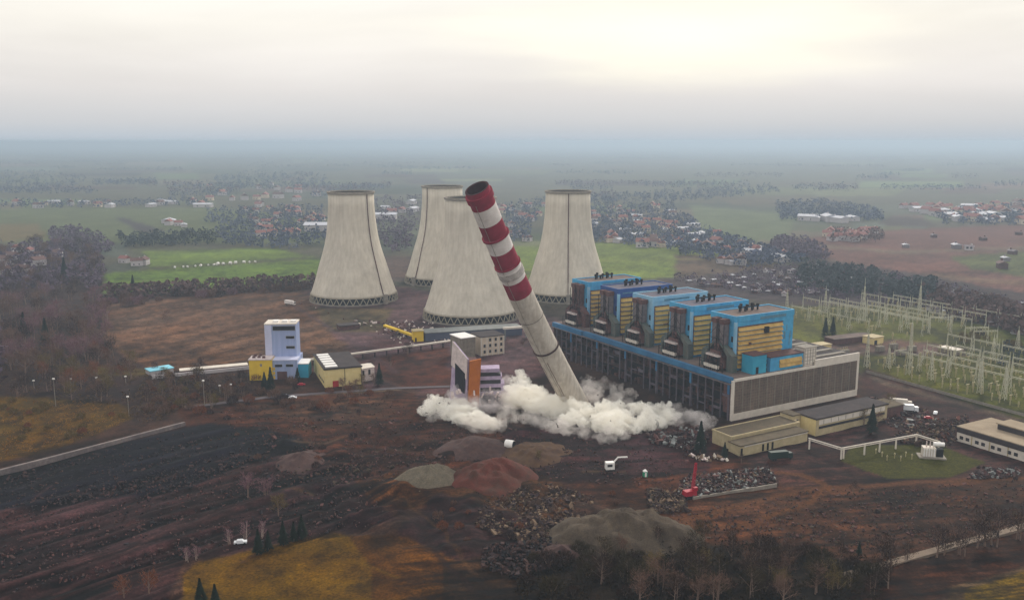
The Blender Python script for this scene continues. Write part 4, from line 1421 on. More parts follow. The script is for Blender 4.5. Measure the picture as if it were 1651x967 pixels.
# collapsing building
def build_collapse():
    a = at(740, 655)
    t = thing('collapsing_building', 'orange and white building buckling as it falls into the dust cloud', 'building', a, R(2))
    mb = MB()
    # tilted gable wall in pale cladding
    def slab(pts, th, mi=0):
        n = Vector((pts[1][0] - pts[0][0], pts[1][1] - pts[0][1], pts[1][2] - pts[0][2])).cross(
            Vector((pts[2][0] - pts[0][0], pts[2][1] - pts[0][1], pts[2][2] - pts[0][2]))).normalized() * th
        n0 = len(mb.v)
        mb.v += [tuple(p) for p in pts] + [tuple(Vector(p) + n) for p in pts]
        k = len(pts)
        for i in range(k):
            j = (i + 1) % k
            mb.f.append((n0 + j, n0 + i, n0 + k + i, n0 + k + j)); mb.m.append(mi)
        mb.f.append(tuple(n0 + i for i in range(k))); mb.m.append(mi)
        mb.f.append(tuple(n0 + k + i for i in reversed(range(k)))); mb.m.append(mi)
    slab([(-5, 12, 0), (4.4, 0, 0), (5.6, 0, 26), (-2.4, 12, 33)], 0.6)
    mb.build('gable_wall', M['mauve'], t)
    mb = MB()
    slab([(-4.2, 11.6, 20), (4.3, -0.8, 15), (4.9, -0.8, 26.3), (-3.2, 11.6, 33.3)], 0.3)
    mb.build('upper_gable', M['pinkpanel'], t)
    mb = MB()
    slab([(-2.0, 7.6, 9), (3.0, 0.4, 7), (3.4, 0.2, 18), (-1.8, 7.4, 22)], 0.3)
    mb.build('broken_opening', M['dark'], t)
    mb = MB()
    slab([(4.6, -0.2, 0), (10.4, 0.8, 0), (11.8, 1.0, 26.2), (5.8, -0.2, 25.2)], 1.6)
    mb.build('orange_front', M['orange'], t)
    mb = MB()
    mb.prism([(5.8, 0.2), (11.0, 1.2), (9, 13), (-1, 12)], 2, 24.0)
    mb.build('core', M['rust'], t)
    for k, z in enumerate((5, 9.2, 13.4, 17.6)):
        mb = MB()
        x1 = 26 - k * 1.2
        mb.box(11.6, 2.5, z, x1, 11, z + 1.9)
        o = mb.build('floor_band', M['mauve'], t)
        o.rotation_euler = (0, R(-1.5), 0)
    box('dark_storey', t, M['glass'], 11.5, 3.2, 0, 22.5, 10.6, 17.0)
    mb = MB()
    r = random.Random(5)
    for k in range(26):
        x, y, z = r.uniform(-6, 27), r.uniform(-4, 3), r.uniform(0, 8)
        s = r.uniform(0.5, 1.6)
        mb.bar((x, y, z), (x + r.uniform(-2, 2), y + r.uniform(-1, 1), z + r.uniform(0.5, 3)), s, s * 0.6)
    o = mb.build('falling_debris', M['pinkpanel'], t)
    o['kind'] = 'stuff'


build_collapse()

# ---------------------------------------------------------------- dust clouds
def build_dust(name, label, areas, dens, color, seed, wisp=False):
    """areas: (outline on the photograph, number of billows, smallest and largest radius in pixels)"""
    r = random.Random(seed)
    bm = bmesh.new()

    def ball(c, rad, sub=2):
        mtx = Matrix.Translation(c) @ Matrix.Rotation(r.uniform(0, 3), 4, 'Z') @ Matrix.Diagonal((rad * r.uniform(1.0, 1.35), rad, rad * r.uniform(0.58, 0.8), 1))
        bmesh.ops.create_icosphere(bm, subdivisions=sub, radius=1.0, matrix=mtx)
    for poly, n, r0, r1 in areas:
        xs = [p[0] for p in poly]; ys = [p[1] for p in poly]
        ybase = None
        k = 0
        while k < n:
            x, y = r.uniform(min(xs), max(xs)), r.uniform(min(ys), max(ys))
            if not in_poly([x], [y], poly)[0]: continue
            k += 1
            rp = r.uniform(r0, r1)
            g_ = at(x, y + rp * 0.7)
            rad = rp * g_.y / FPX
            c = Vector((g_.x, g_.y + rad * 0.2, rad * 0.6))
            ball(c, rad)
            for q in range(5):
                th = r.uniform(0, 2 * math.pi); ph = r.uniform(-0.1, 1.4)
                d = Vector((math.cos(th) * math.cos(ph), math.sin(th) * math.cos(ph), math.sin(ph)))
                ball(c + d * rad * 0.9, rad * r.uniform(0.2, 0.42), 1)
    me = bpy.data.meshes.new(name)
    bm.to_mesh(me); bm.free()
    o = bpy.data.objects.new(name, me)
    COL.objects.link(o)
    md = o.modifiers.new('r', 'REMESH'); md.mode = 'VOXEL'; md.voxel_size = 0.6
    sm = o.modifiers.new('s', 'SMOOTH'); sm.iterations = 3; sm.factor = 0.5
    for ts, st in ((9.0, 5.0), (4.0, 3.4), (1.7, 2.2), (0.8, 1.2)):
        tx = bpy.data.textures.new('billow', 'CLOUDS'); tx.noise_scale = ts; tx.noise_depth = 2
        dm = o.modifiers.new('d', 'DISPLACE'); dm.texture = tx; dm.strength = st; dm.texture_coords = 'GLOBAL'; dm.mid_level = 0.5
    dg = bpy.context.evaluated_depsgraph_get()
    m2 = bpy.data.meshes.new_from_object(o.evaluated_get(dg))
    o.modifiers.clear()
    o.data = m2
    co = np.empty(len(m2.vertices) * 3); m2.vertices.foreach_get('co', co)
    co[2::3] = np.maximum(co[2::3], -0.4)
    m2.vertices.foreach_set('co', co); m2.update()
    m = bpy.data.materials.new(name)
    m.use_nodes = True
    nt = m.node_tree
    nt.nodes.clear()
    out = N(nt, 'ShaderNodeOutputMaterial')
    v = N(nt, 'ShaderNodeVolumePrincipled')
    v.inputs['Color'].default_value = (*color, 1)
    v.inputs['Anisotropy'].default_value = 0.0
    tc = N(nt, 'ShaderNodeTexCoord')
    nz = N(nt, 'ShaderNodeTexNoise', i_Scale=0.14 if wisp else 0.30, i_Detail=7.0, i_Roughness=0.70, i_Distortion=0.5)
    nt.links.new(tc.outputs['Object'], nz.inputs['Vector'])
    mr = N(nt, 'ShaderNodeMapRange', i_1=0.42 if wisp else 0.40, i_2=0.66 if wisp else 0.58, i_3=0.0, i_4=2.2 * dens)
    nt.links.new(nz.outputs[0], mr.inputs[0])
    nt.links.new(mr.outputs[0], v.inputs['Density'])
    nt.links.new(v.outputs[0], out.inputs['Volume'])
    m2.materials.clear(); m2.materials.append(m)
    props(o, label, 'dust cloud', None, 'stuff')
    return o


DC = (0.9985, 0.981, 0.935)
build_dust('dust_cloud', 'smaller cream dust cloud rolling left in front of the collapsing orange building',
           [([(680, 648), (705, 643), (745, 652), (785, 668), (795, 682), (770, 682), (735, 676), (700, 668), (684, 662)], 34, 9, 15),
            ([(735, 650), (770, 660), (760, 672), (735, 668)], 5, 14, 18)], 0.27, DC, 11)
build_dust('dust_cloud', 'large cream dust cloud billowing from the foot of the falling chimney',
           [([(800, 622), (830, 608), (870, 622), (915, 640), (955, 655), (1000, 650), (1050, 652), (1100, 668), (1110, 684), (1060, 682), (1010, 694), (960, 690), (900, 668), (850, 656), (810, 645)], 75, 9, 17),
            ([(820, 620), (860, 625), (930, 655), (1010, 665), (1050, 662), (1000, 685), (950, 680), (880, 655), (825, 640)], 16, 18, 24)], 0.27, DC, 12)
build_dust('dust_cloud', 'thin brownish dust rising behind the foot of the chimney',
           [([(930, 618), (960, 610), (1005, 632), (1030, 648), (960, 648), (935, 635)], 24, 9, 16)], 0.09, (0.97, 0.91, 0.86), 13, True)
build_dust('dust_cloud', 'thin mauve dust veil hanging under the collapsing building',
           [([(735, 620), (790, 612), (815, 600), (830, 625), (810, 655), (760, 655), (730, 645)], 40, 12, 20)], 0.08, (0.96, 0.90, 0.90), 14, True)
build_dust('dust_cloud', 'wispy pinkish dust drifting right towards the glazed end wall',
           [([(1085, 660), (1125, 668), (1150, 680), (1120, 690), (1090, 682)], 24, 9, 15)], 0.10, (0.97, 0.92, 0.90), 15, True)
build_dust('dust_cloud', 'thin dust skirt spreading along the ground in front of the clouds',
           [([(672, 660), (740, 682), (800, 690), (830, 664), (900, 690), (980, 704), (1060, 694), (1000, 700), (960, 700), (900, 684), (820, 660), (800, 684), (740, 678)], 70, 10, 17)], 0.08, (0.97, 0.92, 0.88), 16, True)


# ---------------------------------------------------------------- heaps and rubble
def heap(name, label, px, py, rx, ry, h, m, seed, cat='heap', conical=1.0, rough=0.12):
    c = at(px, py)
    t = MB()
    n, kk = 56, 18
    r = np.linspace(0, 1, kk)
    rnd = random.Random(seed)
    ph = [rnd.uniform(0, 6) for _ in range(5)]
    for i, rr in enumerate(r):
        for j in range(n):
            a = 2 * math.pi * j / n
            w = 1 + 0.10 * math.sin(2 * a + ph[0]) + 0.07 * math.sin(3 * a + ph[1]) + 0.04 * math.sin(7 * a + ph[2])
            x, y = rx * rr * w * math.cos(a), ry * rr * w * math.sin(a)
            prof = (1 - rr) ** conical if conical >= 1 else 1 - rr ** (1 / conical)
            nz_ = float(fbm(np.array([x / 3.5 + seed]), np.array([y / 3.5]), 4, seed)[0]) - 0.5
            z = h * prof * (1 + 0.22 * rr * math.sin(a * 2 + ph[3])) + nz_ * h * rough * 3 * (1 - rr ** 4) - 0.6 * rr
            t.v.append((x, y, z))
    for i in range(kk - 1):
        for j in range(n):
            j2 = (j + 1) % n
            t.f.append((i * n + j, (i + 1) * n + j, (i + 1) * n + j2, i * n + j2)); t.m.append(0)
    o = t.build(name, m, smooth=True, loc=c)
    return props(o, label, cat)


heap('gravel_heap', 'pale grey-green gravel cone left of the red earth heap', 692, 776, 14, 14, 7.5, M['gravel'], 1, rough=0.16, conical=0.7)
heap('earth_heap', 'large brick-red earth heap in the middle of the dirt yard', 792, 774, 20, 19, 9.0, M['redheap'], 2, rough=0.2, conical=0.7)
heap('earth_heap', 'dark spoil heap with a pale crest behind the red heap', 766, 722, 17, 18, 5.0, M['darkheap'], 3, conical=0.9, rough=.2)
heap('gravel_heap', 'broad grey-brown gravel mound in the right foreground', 1002, 868, 27, 19, 10, M['gravel2'], 4, rough=0.22, conical=0.65)
heap('earth_heap', 'low dark heap on the coal ground below the hooked track', 490, 742, 14, 14, 4.0, M['darkheap'], 6, rough=.2)
heap('earth_heap', 'ochre scrubby bank right of the red earth heap', 862, 730, 17, 20, 4.0, mat('ochre_bank', (82, 58, 32), 1.0, scale=0.3, col2=(58, 38, 30), var2=.3), 8, rough=.25)
heap('earth_heap', 'dark brown bank left of the big gravel mound', 905, 893, 14, 9, 3.0, M['darkheap'], 9, rough=.25)


def rubble(name, label, poly, n, smin, smax, mats, seed, zmax=1.5):
    r = random.Random(seed)
    mb = MB()
    for p in scatter(poly, n, seed):
        s = r.uniform(smin, smax) * (1 if r.random() < 0.85 else 1.7)
        c = p + Vector((0, 0, r.uniform(0, zmax)))
        vs = []
        A = Matrix.Rotation(r.uniform(0, 6.28), 3, Vector((r.uniform(-1, 1), r.uniform(-1, 1), r.uniform(-1, 1))).normalized())
        sx, sy, sz = s * r.uniform(0.6, 1.6), s * r.uniform(0.5, 1.2), s * r.uniform(0.2, 0.7)
        n0 = len(mb.v)
        for a in (-1, 1):
            for b in (-1, 1):
                for d in (-1, 1):
                    v = Vector((a * sx, b * sy, d * sz)) * 0.5 * r.uniform(0.75, 1.15)
                    mb.v.append(tuple(c + A @ v))
        mi = r.randrange(len(mats))
        for f in ((0, 1, 3, 2), (4, 6, 7, 5), (0, 4, 5, 1), (2, 3, 7, 6), (0, 2, 6, 4), (1, 5, 7, 3)):
            mb.f.append(tuple(n0 + q for q in f)); mb.m.append(mi)
    return props(mb.build(name, mats), label, 'rubble', None, 'stuff')


M['palerubble'] = mat('pale_masonry', (118, 98, 80), 1.0, var=0.3, scale=0.8)
RB = [M['rubble'], M['rubble'], M['rubbledark'], M['rubbledark'], M['gravel2'], M['palerubble']]
RD = [M['rubbledark'], M['rubbledark'], M['darkheap'], M['steel'], M['rust']]
rubble('rubble_field', 'brown broken masonry between the red heap and the gravel mound', [(750, 795), (880, 780), (960, 800), (930, 860), (860, 880), (770, 850)], 1700, 0.35, 1.15, RB, 21, 0.8)
rubble('rubble_field', 'dense tawny boulders left of the gravel mound', [(850, 815), (925, 805), (925, 850), (860, 860)], 520, 0.6, 1.6, [M['rubble'], M['rubble'], M['palerubble'], M['rubbledark']], 22, 2.0)
rubble('rubble_field', 'dark scrap strip behind the low wall beside the red crane', [(1100, 775), (1130, 768), (1240, 755), (1255, 782), (1120, 805), (1090, 800)], 1400, 0.4, 1.3, RD + RD + [M['palerubble']], 23, 1.8)
rubble('rubble_field', 'tawny rubble and brushwood at the foot of the red crane', [(1040, 790), (1100, 795), (1110, 825), (1050, 830)], 420, 0.4, 1.4, RB, 24, 1.2)
rubble('rubble_field', 'black debris at the right end of the dust cloud', [(1040, 700), (1130, 690), (1145, 712), (1120, 730), (1050, 715)], 420, 0.6, 2.0, RD, 25, 1.6)
rubble('rubble_field', 'dark tangled scrap in the foreground under the rubble', [(780, 885), (900, 870), (925, 905), (830, 935), (775, 920)], 600, 0.4, 1.2, [M['dark'], M['rubbledark'], M['darkheap']], 26, 2.0)
rubble('rubble_field', 'reddish rubble left of the long pale building', [(1440, 700), (1500, 680), (1560, 672), (1560, 700), (1520, 725), (1450, 715)], 800, 0.4, 1.4, RB + [M['redheap'], M['rubbledark']], 27, 1.6)
rubble('rubble_field', 'white broken slabs at the corner of the garage block', [(1105, 733), (1140, 735), (1175, 735), (1172, 743), (1130, 744)], 60, 0.5, 1.5, [M['trim'], M['pinkpanel'], M['palerubble']], 28, 0.8)
rubble('rubble_field', 'dark heaped scrap along the track at the right', [(1580, 755), (1640, 755), (1640, 772), (1560, 772)], 260, 0.5, 1.6, RD, 29, 1.0)
rubble('rubble_field', 'pale scraps strewn on the yard beside the leftmost cooling tower', [(465, 486), (500, 492), (660, 560), (760, 548), (700, 520), (560, 515)], 220, 0.6, 2.0, [M['trim'], M['pinkpanel'], M['rust'], M['rust']], 30, 0.8)
rubble('rubble_field', 'pale scraps strewn along the edge of the brown dirt slope', [(420, 690), (560, 665), (700, 660), (880, 700), (700, 720), (560, 790), (470, 770)], 260, 0.4, 1.3, [M['rubble'], M['rubble'], M['gravel2'], M['rust']], 31, 0.6)
rubble('rubble_field', 'mixed scrap and vehicles parts on the yard beyond the workshop', [(1400, 640), (1490, 660), (1520, 690), (1440, 690), (1400, 665)], 260, 0.5, 1.8, RD + [M['palerubble']], 32, 1.0)

rubble('clods', 'earth clods and stones strewn over the streaked ground at the lower left', [(60, 800), (430, 735), (560, 760), (640, 840), (300, 900), (0, 960), (0, 830)], 2600, 0.2, 0.8, [M['darkheap'], M['coal'], M['rust'], M['rubbledark']], 41, 0.3)
rubble('clods', 'earth clods and stones strewn over the red-brown ground in the middle', [(300, 660), (640, 640), (800, 700), (1130, 715), (1080, 790), (760, 760), (560, 800), (480, 740)], 3000, 0.2, 0.8, [M['darkheap'], M['rubbledark'], M['rust'], M['rubble']], 42, 0.3)
rubble('clods', 'earth clods and stones strewn over the brown ground at the lower right', [(1080, 830), (1300, 790), (1651, 775), (1651, 850), (1400, 890), (1090, 870)], 2000, 0.2, 0.8, [M['darkheap'], M['rubbledark'], M['rust'], M['gravel2']], 43, 0.3)

rubble('clods', 'black lumps and pale chips strewn over the coal ground', [(0, 790), (0, 770), (290, 695), (480, 705), (400, 745), (300, 790), (0, 822)], 2200, 0.2, 0.9, [M['coal'], M['coal'], M['rubbledark'], M['darkheap']], 44, 0.3)
rubble('clods', 'pale stones slumped round the foot of the grey-green gravel cone', [(645, 780), (690, 772), (735, 780), (720, 796), (660, 794)], 260, 0.2, 0.8, [M['gravel'], M['gravel'], M['gravel2']], 45, 0.6)
rubble('clods', 'stones slumped round the foot of the broad gravel mound', [(905, 868), (940, 850), (1080, 862), (1100, 885), (1000, 895), (920, 885)], 420, 0.2, 0.9, [M['gravel2'], M['gravel2'], M['gravel']], 46, 0.8)
rubble('clods', 'red-brown clods slumped round the foot of the red earth heap', [(725, 780), (760, 770), (850, 775), (865, 788), (800, 800), (735, 796)], 320, 0.2, 0.9, [M['redheap'], M['redheap'], M['rubble']], 47, 0.6)

# low wall along the scrap strip
a, an, ln = frame_from((1118, 806), (1253, 784))
t = MB().box(0, 0, -0.5, ln, 0.6, 1.3).build('low_wall', M['rim']); t.location = a; t.rotation_euler = (0, 0, an)
props(t, 'low concrete wall holding back the dark scrap strip', 'wall')

# retaining wall along the coal ground, bottom left
def polywall(name, label, pts, th, h, m):
    mb = MB()
    gp = [at(*p) for p in pts]
    for p, q in zip(gp, gp[1:]):
        d = (q - p).normalized(); n_ = Vector((-d.y, d.x, 0)) * th / 2
        mb.prism([(p.x - n_.x, p.y - n_.y), (q.x - n_.x, q.y - n_.y), (q.x + n_.x, q.y + n_.y), (p.x + n_.x, p.y + n_.y)], -1.5, h)
    return props(mb.build(name, m), label, 'wall')


polywall('retaining_wall', 'long pale concrete wall curving along the black coal ground', [(-60, 782), (0, 764), (90, 741), (200, 712), (298, 686)], 1.5, 2.0, M['oldwall'])

# ---------------------------------------------------------------- machines and small things
def build_crane():
    a = at(1113, 802)
    t = thing('crane', 'red crawler crane with its boom raised beside the dark scrap strip', 'crane', a, R(20))
    for y in (-1.8, 1.0):
        mb = MB(); mb.box(-2.6, y, 0.15, 2.6, y + 0.8, 1.1)
        mb.build('track', M['rubber'], t)
    box('turntable', t, M['rubber'], -1.0, -0.9, 0.8, 1.0, 0.9, 1.3)
    mb = MB(); mb.prism([(-3.0, -1.5), (2.2, -1.5), (2.2, 1.5), (-3.0, 1.5)], 1.3, 3.2, top=[(-2.8, -1.4), (2.0, -1.4), (2.0, 1.4), (-2.8, 1.4)])
    mb.build('body', M['redpaint'], t)
    box('cab', t, M['redpaint'], 0.6, -1.5, 3.2, 2.4, -0.2, 4.6)
    box('cab_window', t, M['glass'], 2.41, -1.35, 3.4, 2.46, -0.35, 4.4)
    b = MB()
    d0, d1 = Vector((1.2, 0.4, 3.0)), Vector((4.2, 3.5, 12.8))
    for s in (-0.55, 0.55):
        for q in (-0.4, 0.4):
            b.bar(d0 + Vector((s, q, 0)), d1 + Vector((s * .6, q * .6, 0)), 0.2)
    for k in range(10):
        p = d0.lerp(d1, k / 10); p2 = d0.lerp(d1, (k + 1) / 10)
        b.bar(p + Vector((-.55, 0, 0)), p2 + Vector((.5, 0, 0)), 0.22)
        b.bar(p + Vector((.5, 0, 0)), p2 + Vector((-.5, 0, 0)), 0.22)
    b.build('boom', M['redpaint'], t)
    b = MB(); b.bar(d1, d1 + Vector((0.8, 1.4, -2.4)), 0.5); b.bar(d1 + Vector((0.8, 1.4, -2.4)), d1 + Vector((0.8, 1.4, -3.4)), 0.9)
    b.build('grapple', M['redpaint'], t)


build_crane()


def build_loader():
    a = at(984, 757)
    t = thing('loading_arm', 'white cabin with a crooked white arm on the dark yard', 'machine', a, R(8))
    box('cabin', t, M['winwhite'], -2.2, -1.3, 0.5, 1.6, 1.3, 3.6)
    box('window', t, M['glass'], -1.6, -1.36, 1.8, 0.6, -1.31, 2.9)
    box('chassis', t, M['rubber'], -2.5, -1.5, 0, 1.9, 1.5, 0.5)
    mb = MB(); mb.bar((1.4, 0, 3.4), (3.2, 0, 5.4), 0.5); mb.build('lower_arm', M['winwhite'], t)
    mb = MB(); mb.bar((3.1, 0, 5.5), (7.6, 0.4, 5.3), 0.5); mb.build('upper_arm', M['winwhite'], t)
    a = at(1040, 768)
    t = thing('portable_toilet', 'small green cabin with a white roof on the dark yard', 'portable toilet', a, R(12))
    box('wall', t, M['green'], -0.8, -0.8, 0, 0.8, 0.8, 2.4)
    box('door', t, M['winwhite'], -0.4, -0.86, 0.2, 0.4, -0.81, 2.0)
    mb = MB(); mb.prism([(-0.9, -0.9), (0.9, -0.9), (0.9, 0.9), (-0.9, 0.9)], 2.4, 3.1, top=[(-0.4, -0.4), (0.4, -0.4), (0.4, 0.4), (-0.4, 0.4)])
    mb.build('roof', M['winwhite'], t)
    a = at(822, 723)
    t = thing('tank', 'white barrel-shaped tank with a black open end behind the red heap', 'tank', a, R(-25))
    mb = MB(); mb.tube((-2.0, 0, 2.2), (2.0, 0, 2.2), 2.0, 2.0, 18); mb.build('barrel', M['winwhite'], t)
    mb = MB(); mb.tube((2.0, 0, 2.2), (2.15, 0, 2.2), 1.75, 1.75, 18); mb.build('open_end', M['dark'], t)
    for x in (-1.2, 1.2):
        box('saddle', t, M['rubber'], x - .3, -1.4, -0.2, x + .3, 1.4, 0.9)


build_loader()


def build_digger():
    a = at(1502, 736)
    t = thing('transformer', 'white boxy plant unit with a rounded tank on the small lawn', 'machine', a, R(-12))
    box('body', t, M['trim'], -4.2, -2.0, 0.6, 1.2, 2.0, 4.6)
    mb = MB()
    for k in range(5):
        mb.box(-4.0 + k * 1.05, -2.5, 0.8, -3.5 + k * 1.05, -2.02, 4.2)
    mb.build('radiator', M['winwhite'], t)
    mb = MB(); mb.tube((0, -1.2, 6.4), (4.6, -1.2, 6.4), 1.0, 1.0, 12); mb.build('conservator_tank', M['winwhite'], t)
    box('end_box', t, M['dark'], 1.22, -1.6, 0.6, 4.4, 1.6, 4.2)
    for x in (-2.5, -1.0, 0.5):
        mb = MB(); mb.tube((x, 0, 4.6), (x, 0, 7.2), 0.35, 0.2, 8); mb.build('bushing', M['pinkpanel'], t)
    box('slab', t, M['rim'], -6, -3.5, -0.3, 5.5, 3, 0.6)
    # overhead pipe run round the lawn
    pts = [(1304, 706, 5.2), (1357, 722, 5.2), (1478, 700, 5.2), (1516, 712, 5.2)]
    t = thing('overhead_pipe', 'thin white overhead pipe on posts bending round the small lawn', 'pipe', at(1357, 744))
    inv = at(1357, 744)
    mb = MB()
    gp = [at(*p) - inv for p in pts]
    for p, q in zip(gp, gp[1:]):
        mb.tube(p, q, 0.32, 0.32, 6); mb.tube(p + Vector((0, 0, -.8)), q + Vector((0, 0, -.8)), 0.2, 0.2, 5)
    mb.build('pipe', M['trim'], t)
    for p0, p1, ks in ((gp[0], gp[1], (0.03, 1.0)), (gp[1], gp[2], (0.03, 0.3, 0.5, 0.72, 1.0)), (gp[2], gp[3], (0.95,))):
        for k in ks:
            c = p0.lerp(p1, k)
            box('post', t, M['trim'], c.x - .3, c.y - .3, -0.5, c.x + .3, c.y + .3, c.z)
    for k, (px, py) in enumerate(((1430, 742), (1442, 738), (1452, 743), (1460, 736), (1422, 736), (1412, 731), (1470, 740))):
        o = MB().tube((0, 0, 0), (0, 0, 2.6), 0.22, 0.14, 6).tube((0, 0, 1.6), (0, 0, 2.2), 0.4, 0.4, 6).build('insulator_post', M['insul'])
        o.location = at(px, py)
        props(o, 'short pale insulator standing on the small lawn under the overhead pipe', 'insulator', 'insulators on the small lawn')


build_digger()


# vehicles
def make_vehicle(kind, m):
    if kind == 'lorry':
        t = thing('lorry', 'x', 'lorry')
        box('cargo_box', t, m, -5.5, -1.3, 1.1, 3.2, 1.3, 3.9)
        mb = MB(); mb.prism([(3.5, -1.25), (5.6, -1.25), (5.6, 1.25), (3.5, 1.25)], 0.7, 3.0, top=[(3.5, -1.2), (5.3, -1.2), (5.3, 1.2), (3.5, 1.2)])
        mb.build('cab', m, t)
        box('windscreen', t, M['glass'], 5.5, -1.0, 1.9, 5.62, 1.0, 2.8)
        box('chassis', t, M['rubber'], -5.3, -0.9, 0.6, 4.9, 0.9, 1.05)
        xs, w = (-4.2, -3.0, 4.4), 0.5
    else:
        t = thing('parked_car', 'x', 'car')
        mb = MB(); mb.box(-2.2, -0.9, 0.35, 2.2, 0.9, 0.95)
        mb.prism([(-1.5, -0.85), (1.2, -0.85), (1.2, 0.85), (-1.5, 0.85)], 0.95, 1.5, top=[(-1.1, -0.75), (0.6, -0.75), (0.6, 0.75), (-1.1, 0.75)])
        mb.build('body', m, t)
        xs, w = (-1.4, 1.4), 0.33
    for x in xs:
        for y in (-1, 1):
            yy = (1.15 if kind == 'lorry' else 0.8) * y
            mb = MB(); mb.tube((x, yy - 0.12, w), (x, yy + 0.12, w), w, w, 12); mb.build('wheel', M['rubber'], t)
    return t


VE = [('lorry', 'white', 468, 492, -30, 'white lorry parked on the track left of the leftmost cooling tower'),
      ('lorry', 'trim', 1452, 655, -18, 'long white lorry parked behind the dark-roofed workshop'),
      ('lorry', 'carwhite', 1462, 664, -18, 'white lorry nearest to the dark-roofed workshop, turned to the yard'),
      ('car', 'carwhite', 472, 643, 5, 'white car on the road below the pale blue tower building'),
      ('car', 'cardark', 460, 640, 5, 'dark car on the road below the pale blue tower building'),
      ('car', 'redpaint', 486, 622, 12, 'red car parked between the tower building and the cream shed'),
      ('car', 'redpaint', 1497, 676, -20, 'red car parked on the yard before the substation'),
      ('car', 'carwhite', 1508, 668, 60, 'white car beside the red car on the yard'),
      ('car', 'carwhite', 388, 877, 12, 'small white car under the bare trees at the ochre meadow edge'),
      ('lorry', 'darkgreen', 1258, 741, 14, 'dark green lorry below the garage block')]
for kind, m, px, py, deg, lb in VE:
    v = make_vehicle(kind, M[m]); v.location = at(px, py) + Vector((0, 0, 0.3)); v.rotation_euler = (0, 0, R(deg)); v['label'] = lb

# ---------------------------------------------------------------- substation
def make_mast(h):
    t = thing('lightning_mast', 'x', 'mast')
    mb = MB()
    w0, w1 = 1.2, 0.25
    for sx, sy in ((-1, -1), (1, -1), (1, 1), (-1, 1)):
        mb.bar((sx * w0, sy * w0, 0), (sx * w1, sy * w1, h * 0.8), 0.24)
    n = 7
    for k in range(n):
        z0, z1 = h * 0.8 * k / n, h * 0.8 * (k + 1) / n
        a, b = w0 + (w1 - w0) * k / n, w0 + (w1 - w0) * (k + 1) / n
        for (sx, sy), (tx, ty) in (((-1, -1), (1, -1)), ((1, -1), (1, 1)), ((1, 1), (-1, 1)), ((-1, 1), (-1, -1))):
            mb.bar((sx * a, sy * a, z0), (tx * b, ty * b, z1), 0.14)
    mb.build('lattice', M['mast'], t)
    mb = MB(); mb.tube((0, 0, h * 0.79), (0, 0, h), 0.22, 0.1, 5); mb.build('tip', M['mast'], t)
    return t


def make_gantry(w, h):
    t = thing('gantry', 'x', 'gantry')
    for x in (0, w):
        mb = MB()
        for s in (-1, 1):
            mb.bar((x, s * 1.1, 0), (x, s * 0.2, h), 0.18)
        for k in range(4):
            z0 = h * k / 4; z1 = h * (k + 1) / 4
            a, b = 1.5 - 1.3 * k / 4, 1.5 - 1.3 * (k + 1) / 4
            s = 1 if k % 2 else -1
            mb.bar((x, s * a, z0), (x, -s * b, z1), 0.2)
        mb.tube((x, 0, h), (x, 0, h * 1.28), 0.16, 0.08, 5)
        mb.build('leg', M['mast'], t)
    mb = MB()
    mb.bar((0, -0.3, h), (w, -0.3, h), 0.14); mb.bar((0, 0.3, h), (w, 0.3, h), 0.14); mb.bar((0, 0, h - 0.8), (w, 0, h - 0.8), 0.16)
    for k in range(8):
        mb.bar((w * k / 8, -0.4, h), (w * (k + 1) / 8, 0, h - 0.9), 0.16)
    mb.build('beam', M['mast'], t)
    for k in range(3):
        x = w * (k + 1) / 4
        mb = MB(); mb.tube((x, 0, h - 0.9), (x, 0, h - 3.0), 0.22, 0.18, 5); mb.build('insulator', M['insul'], t)
    return t


MS = [(1397, 592, 26, 'tall lattice mast just right of the hall end wall'), (1465, 604, 40, 'tallest lattice mast standing at the middle of the substation fence'),
      (1500, 612, 20, 'lattice mast with a splayed foot between the tallest mast and the right edge masts'), (1580, 634, 20, 'lattice mast second from the right edge by the fence'),
      (1618, 644, 22, 'lattice mast nearest the right edge by the fence'), (1432, 593, 16, 'short lattice mast left of the tallest mast'),
      (1391, 516, 34, 'slender mast at the far middle of the substation'), (1330, 502, 22, 'slender mast at the far left of the substation'),
      (1600, 580, 18, 'mast right of the paired gantries on the far grass'), (1268, 505, 22, 'mast rising behind the nearest boiler house edge'),
      (1640, 562, 16, 'far mast by the dark hedge at the right edge'), (1482, 500, 26, 'far mast at the corner of the bright green field')]
for px, py, h, lb in MS:
    m_ = make_mast(h); m_.location = at(px, py); m_.rotation_euler = (0, 0, HA); m_['label'] = lb
    m_['group'] = 'lattice masts of the substation'

g0 = make_gantry(17, 10)
g1 = make_gantry(17, 12.5)
first = {id(g0): True, id(g1): True}
GR = 'portal gantries of the substation'
# rows run in the hall's long direction
cnt = 0
rowsG = [(172, -58, 5, 0), (188, -48, 4, 0), (204, -58, 5, 0), (218, -50, 4, 0), (234, -52, 5, 1),                     # near field, right
         (262, 80, 6, 1), (278, 86, 5, 0), (292, 78, 6, 0), (308, 72, 5, 0), (322, 70, 6, 1), (235, 105, 4, 0), (350, 60, 6, 0)]
LBG = {0: 'portal gantry of pale steel in the near rows of the substation', 1: 'portal gantry of pale steel in the far rows of the substation'}
for ri, (s, t0, n, hi) in enumerate(rowsG):
    for k in range(n):
        src = g1 if hi else g0
        if first[id(src)]:
            o = src; first[id(src)] = False
        else:
            o = copy_tree(src)
        o.location = hl(s, t0 + 19 * k)
        o.rotation_euler = (0, 0, HA + R(90))
        far_ = ri > 4
        o['label'] = LBG[1 if far_ else 0]
        o['group'] = GR + (', far rows' if far_ else ', near rows')
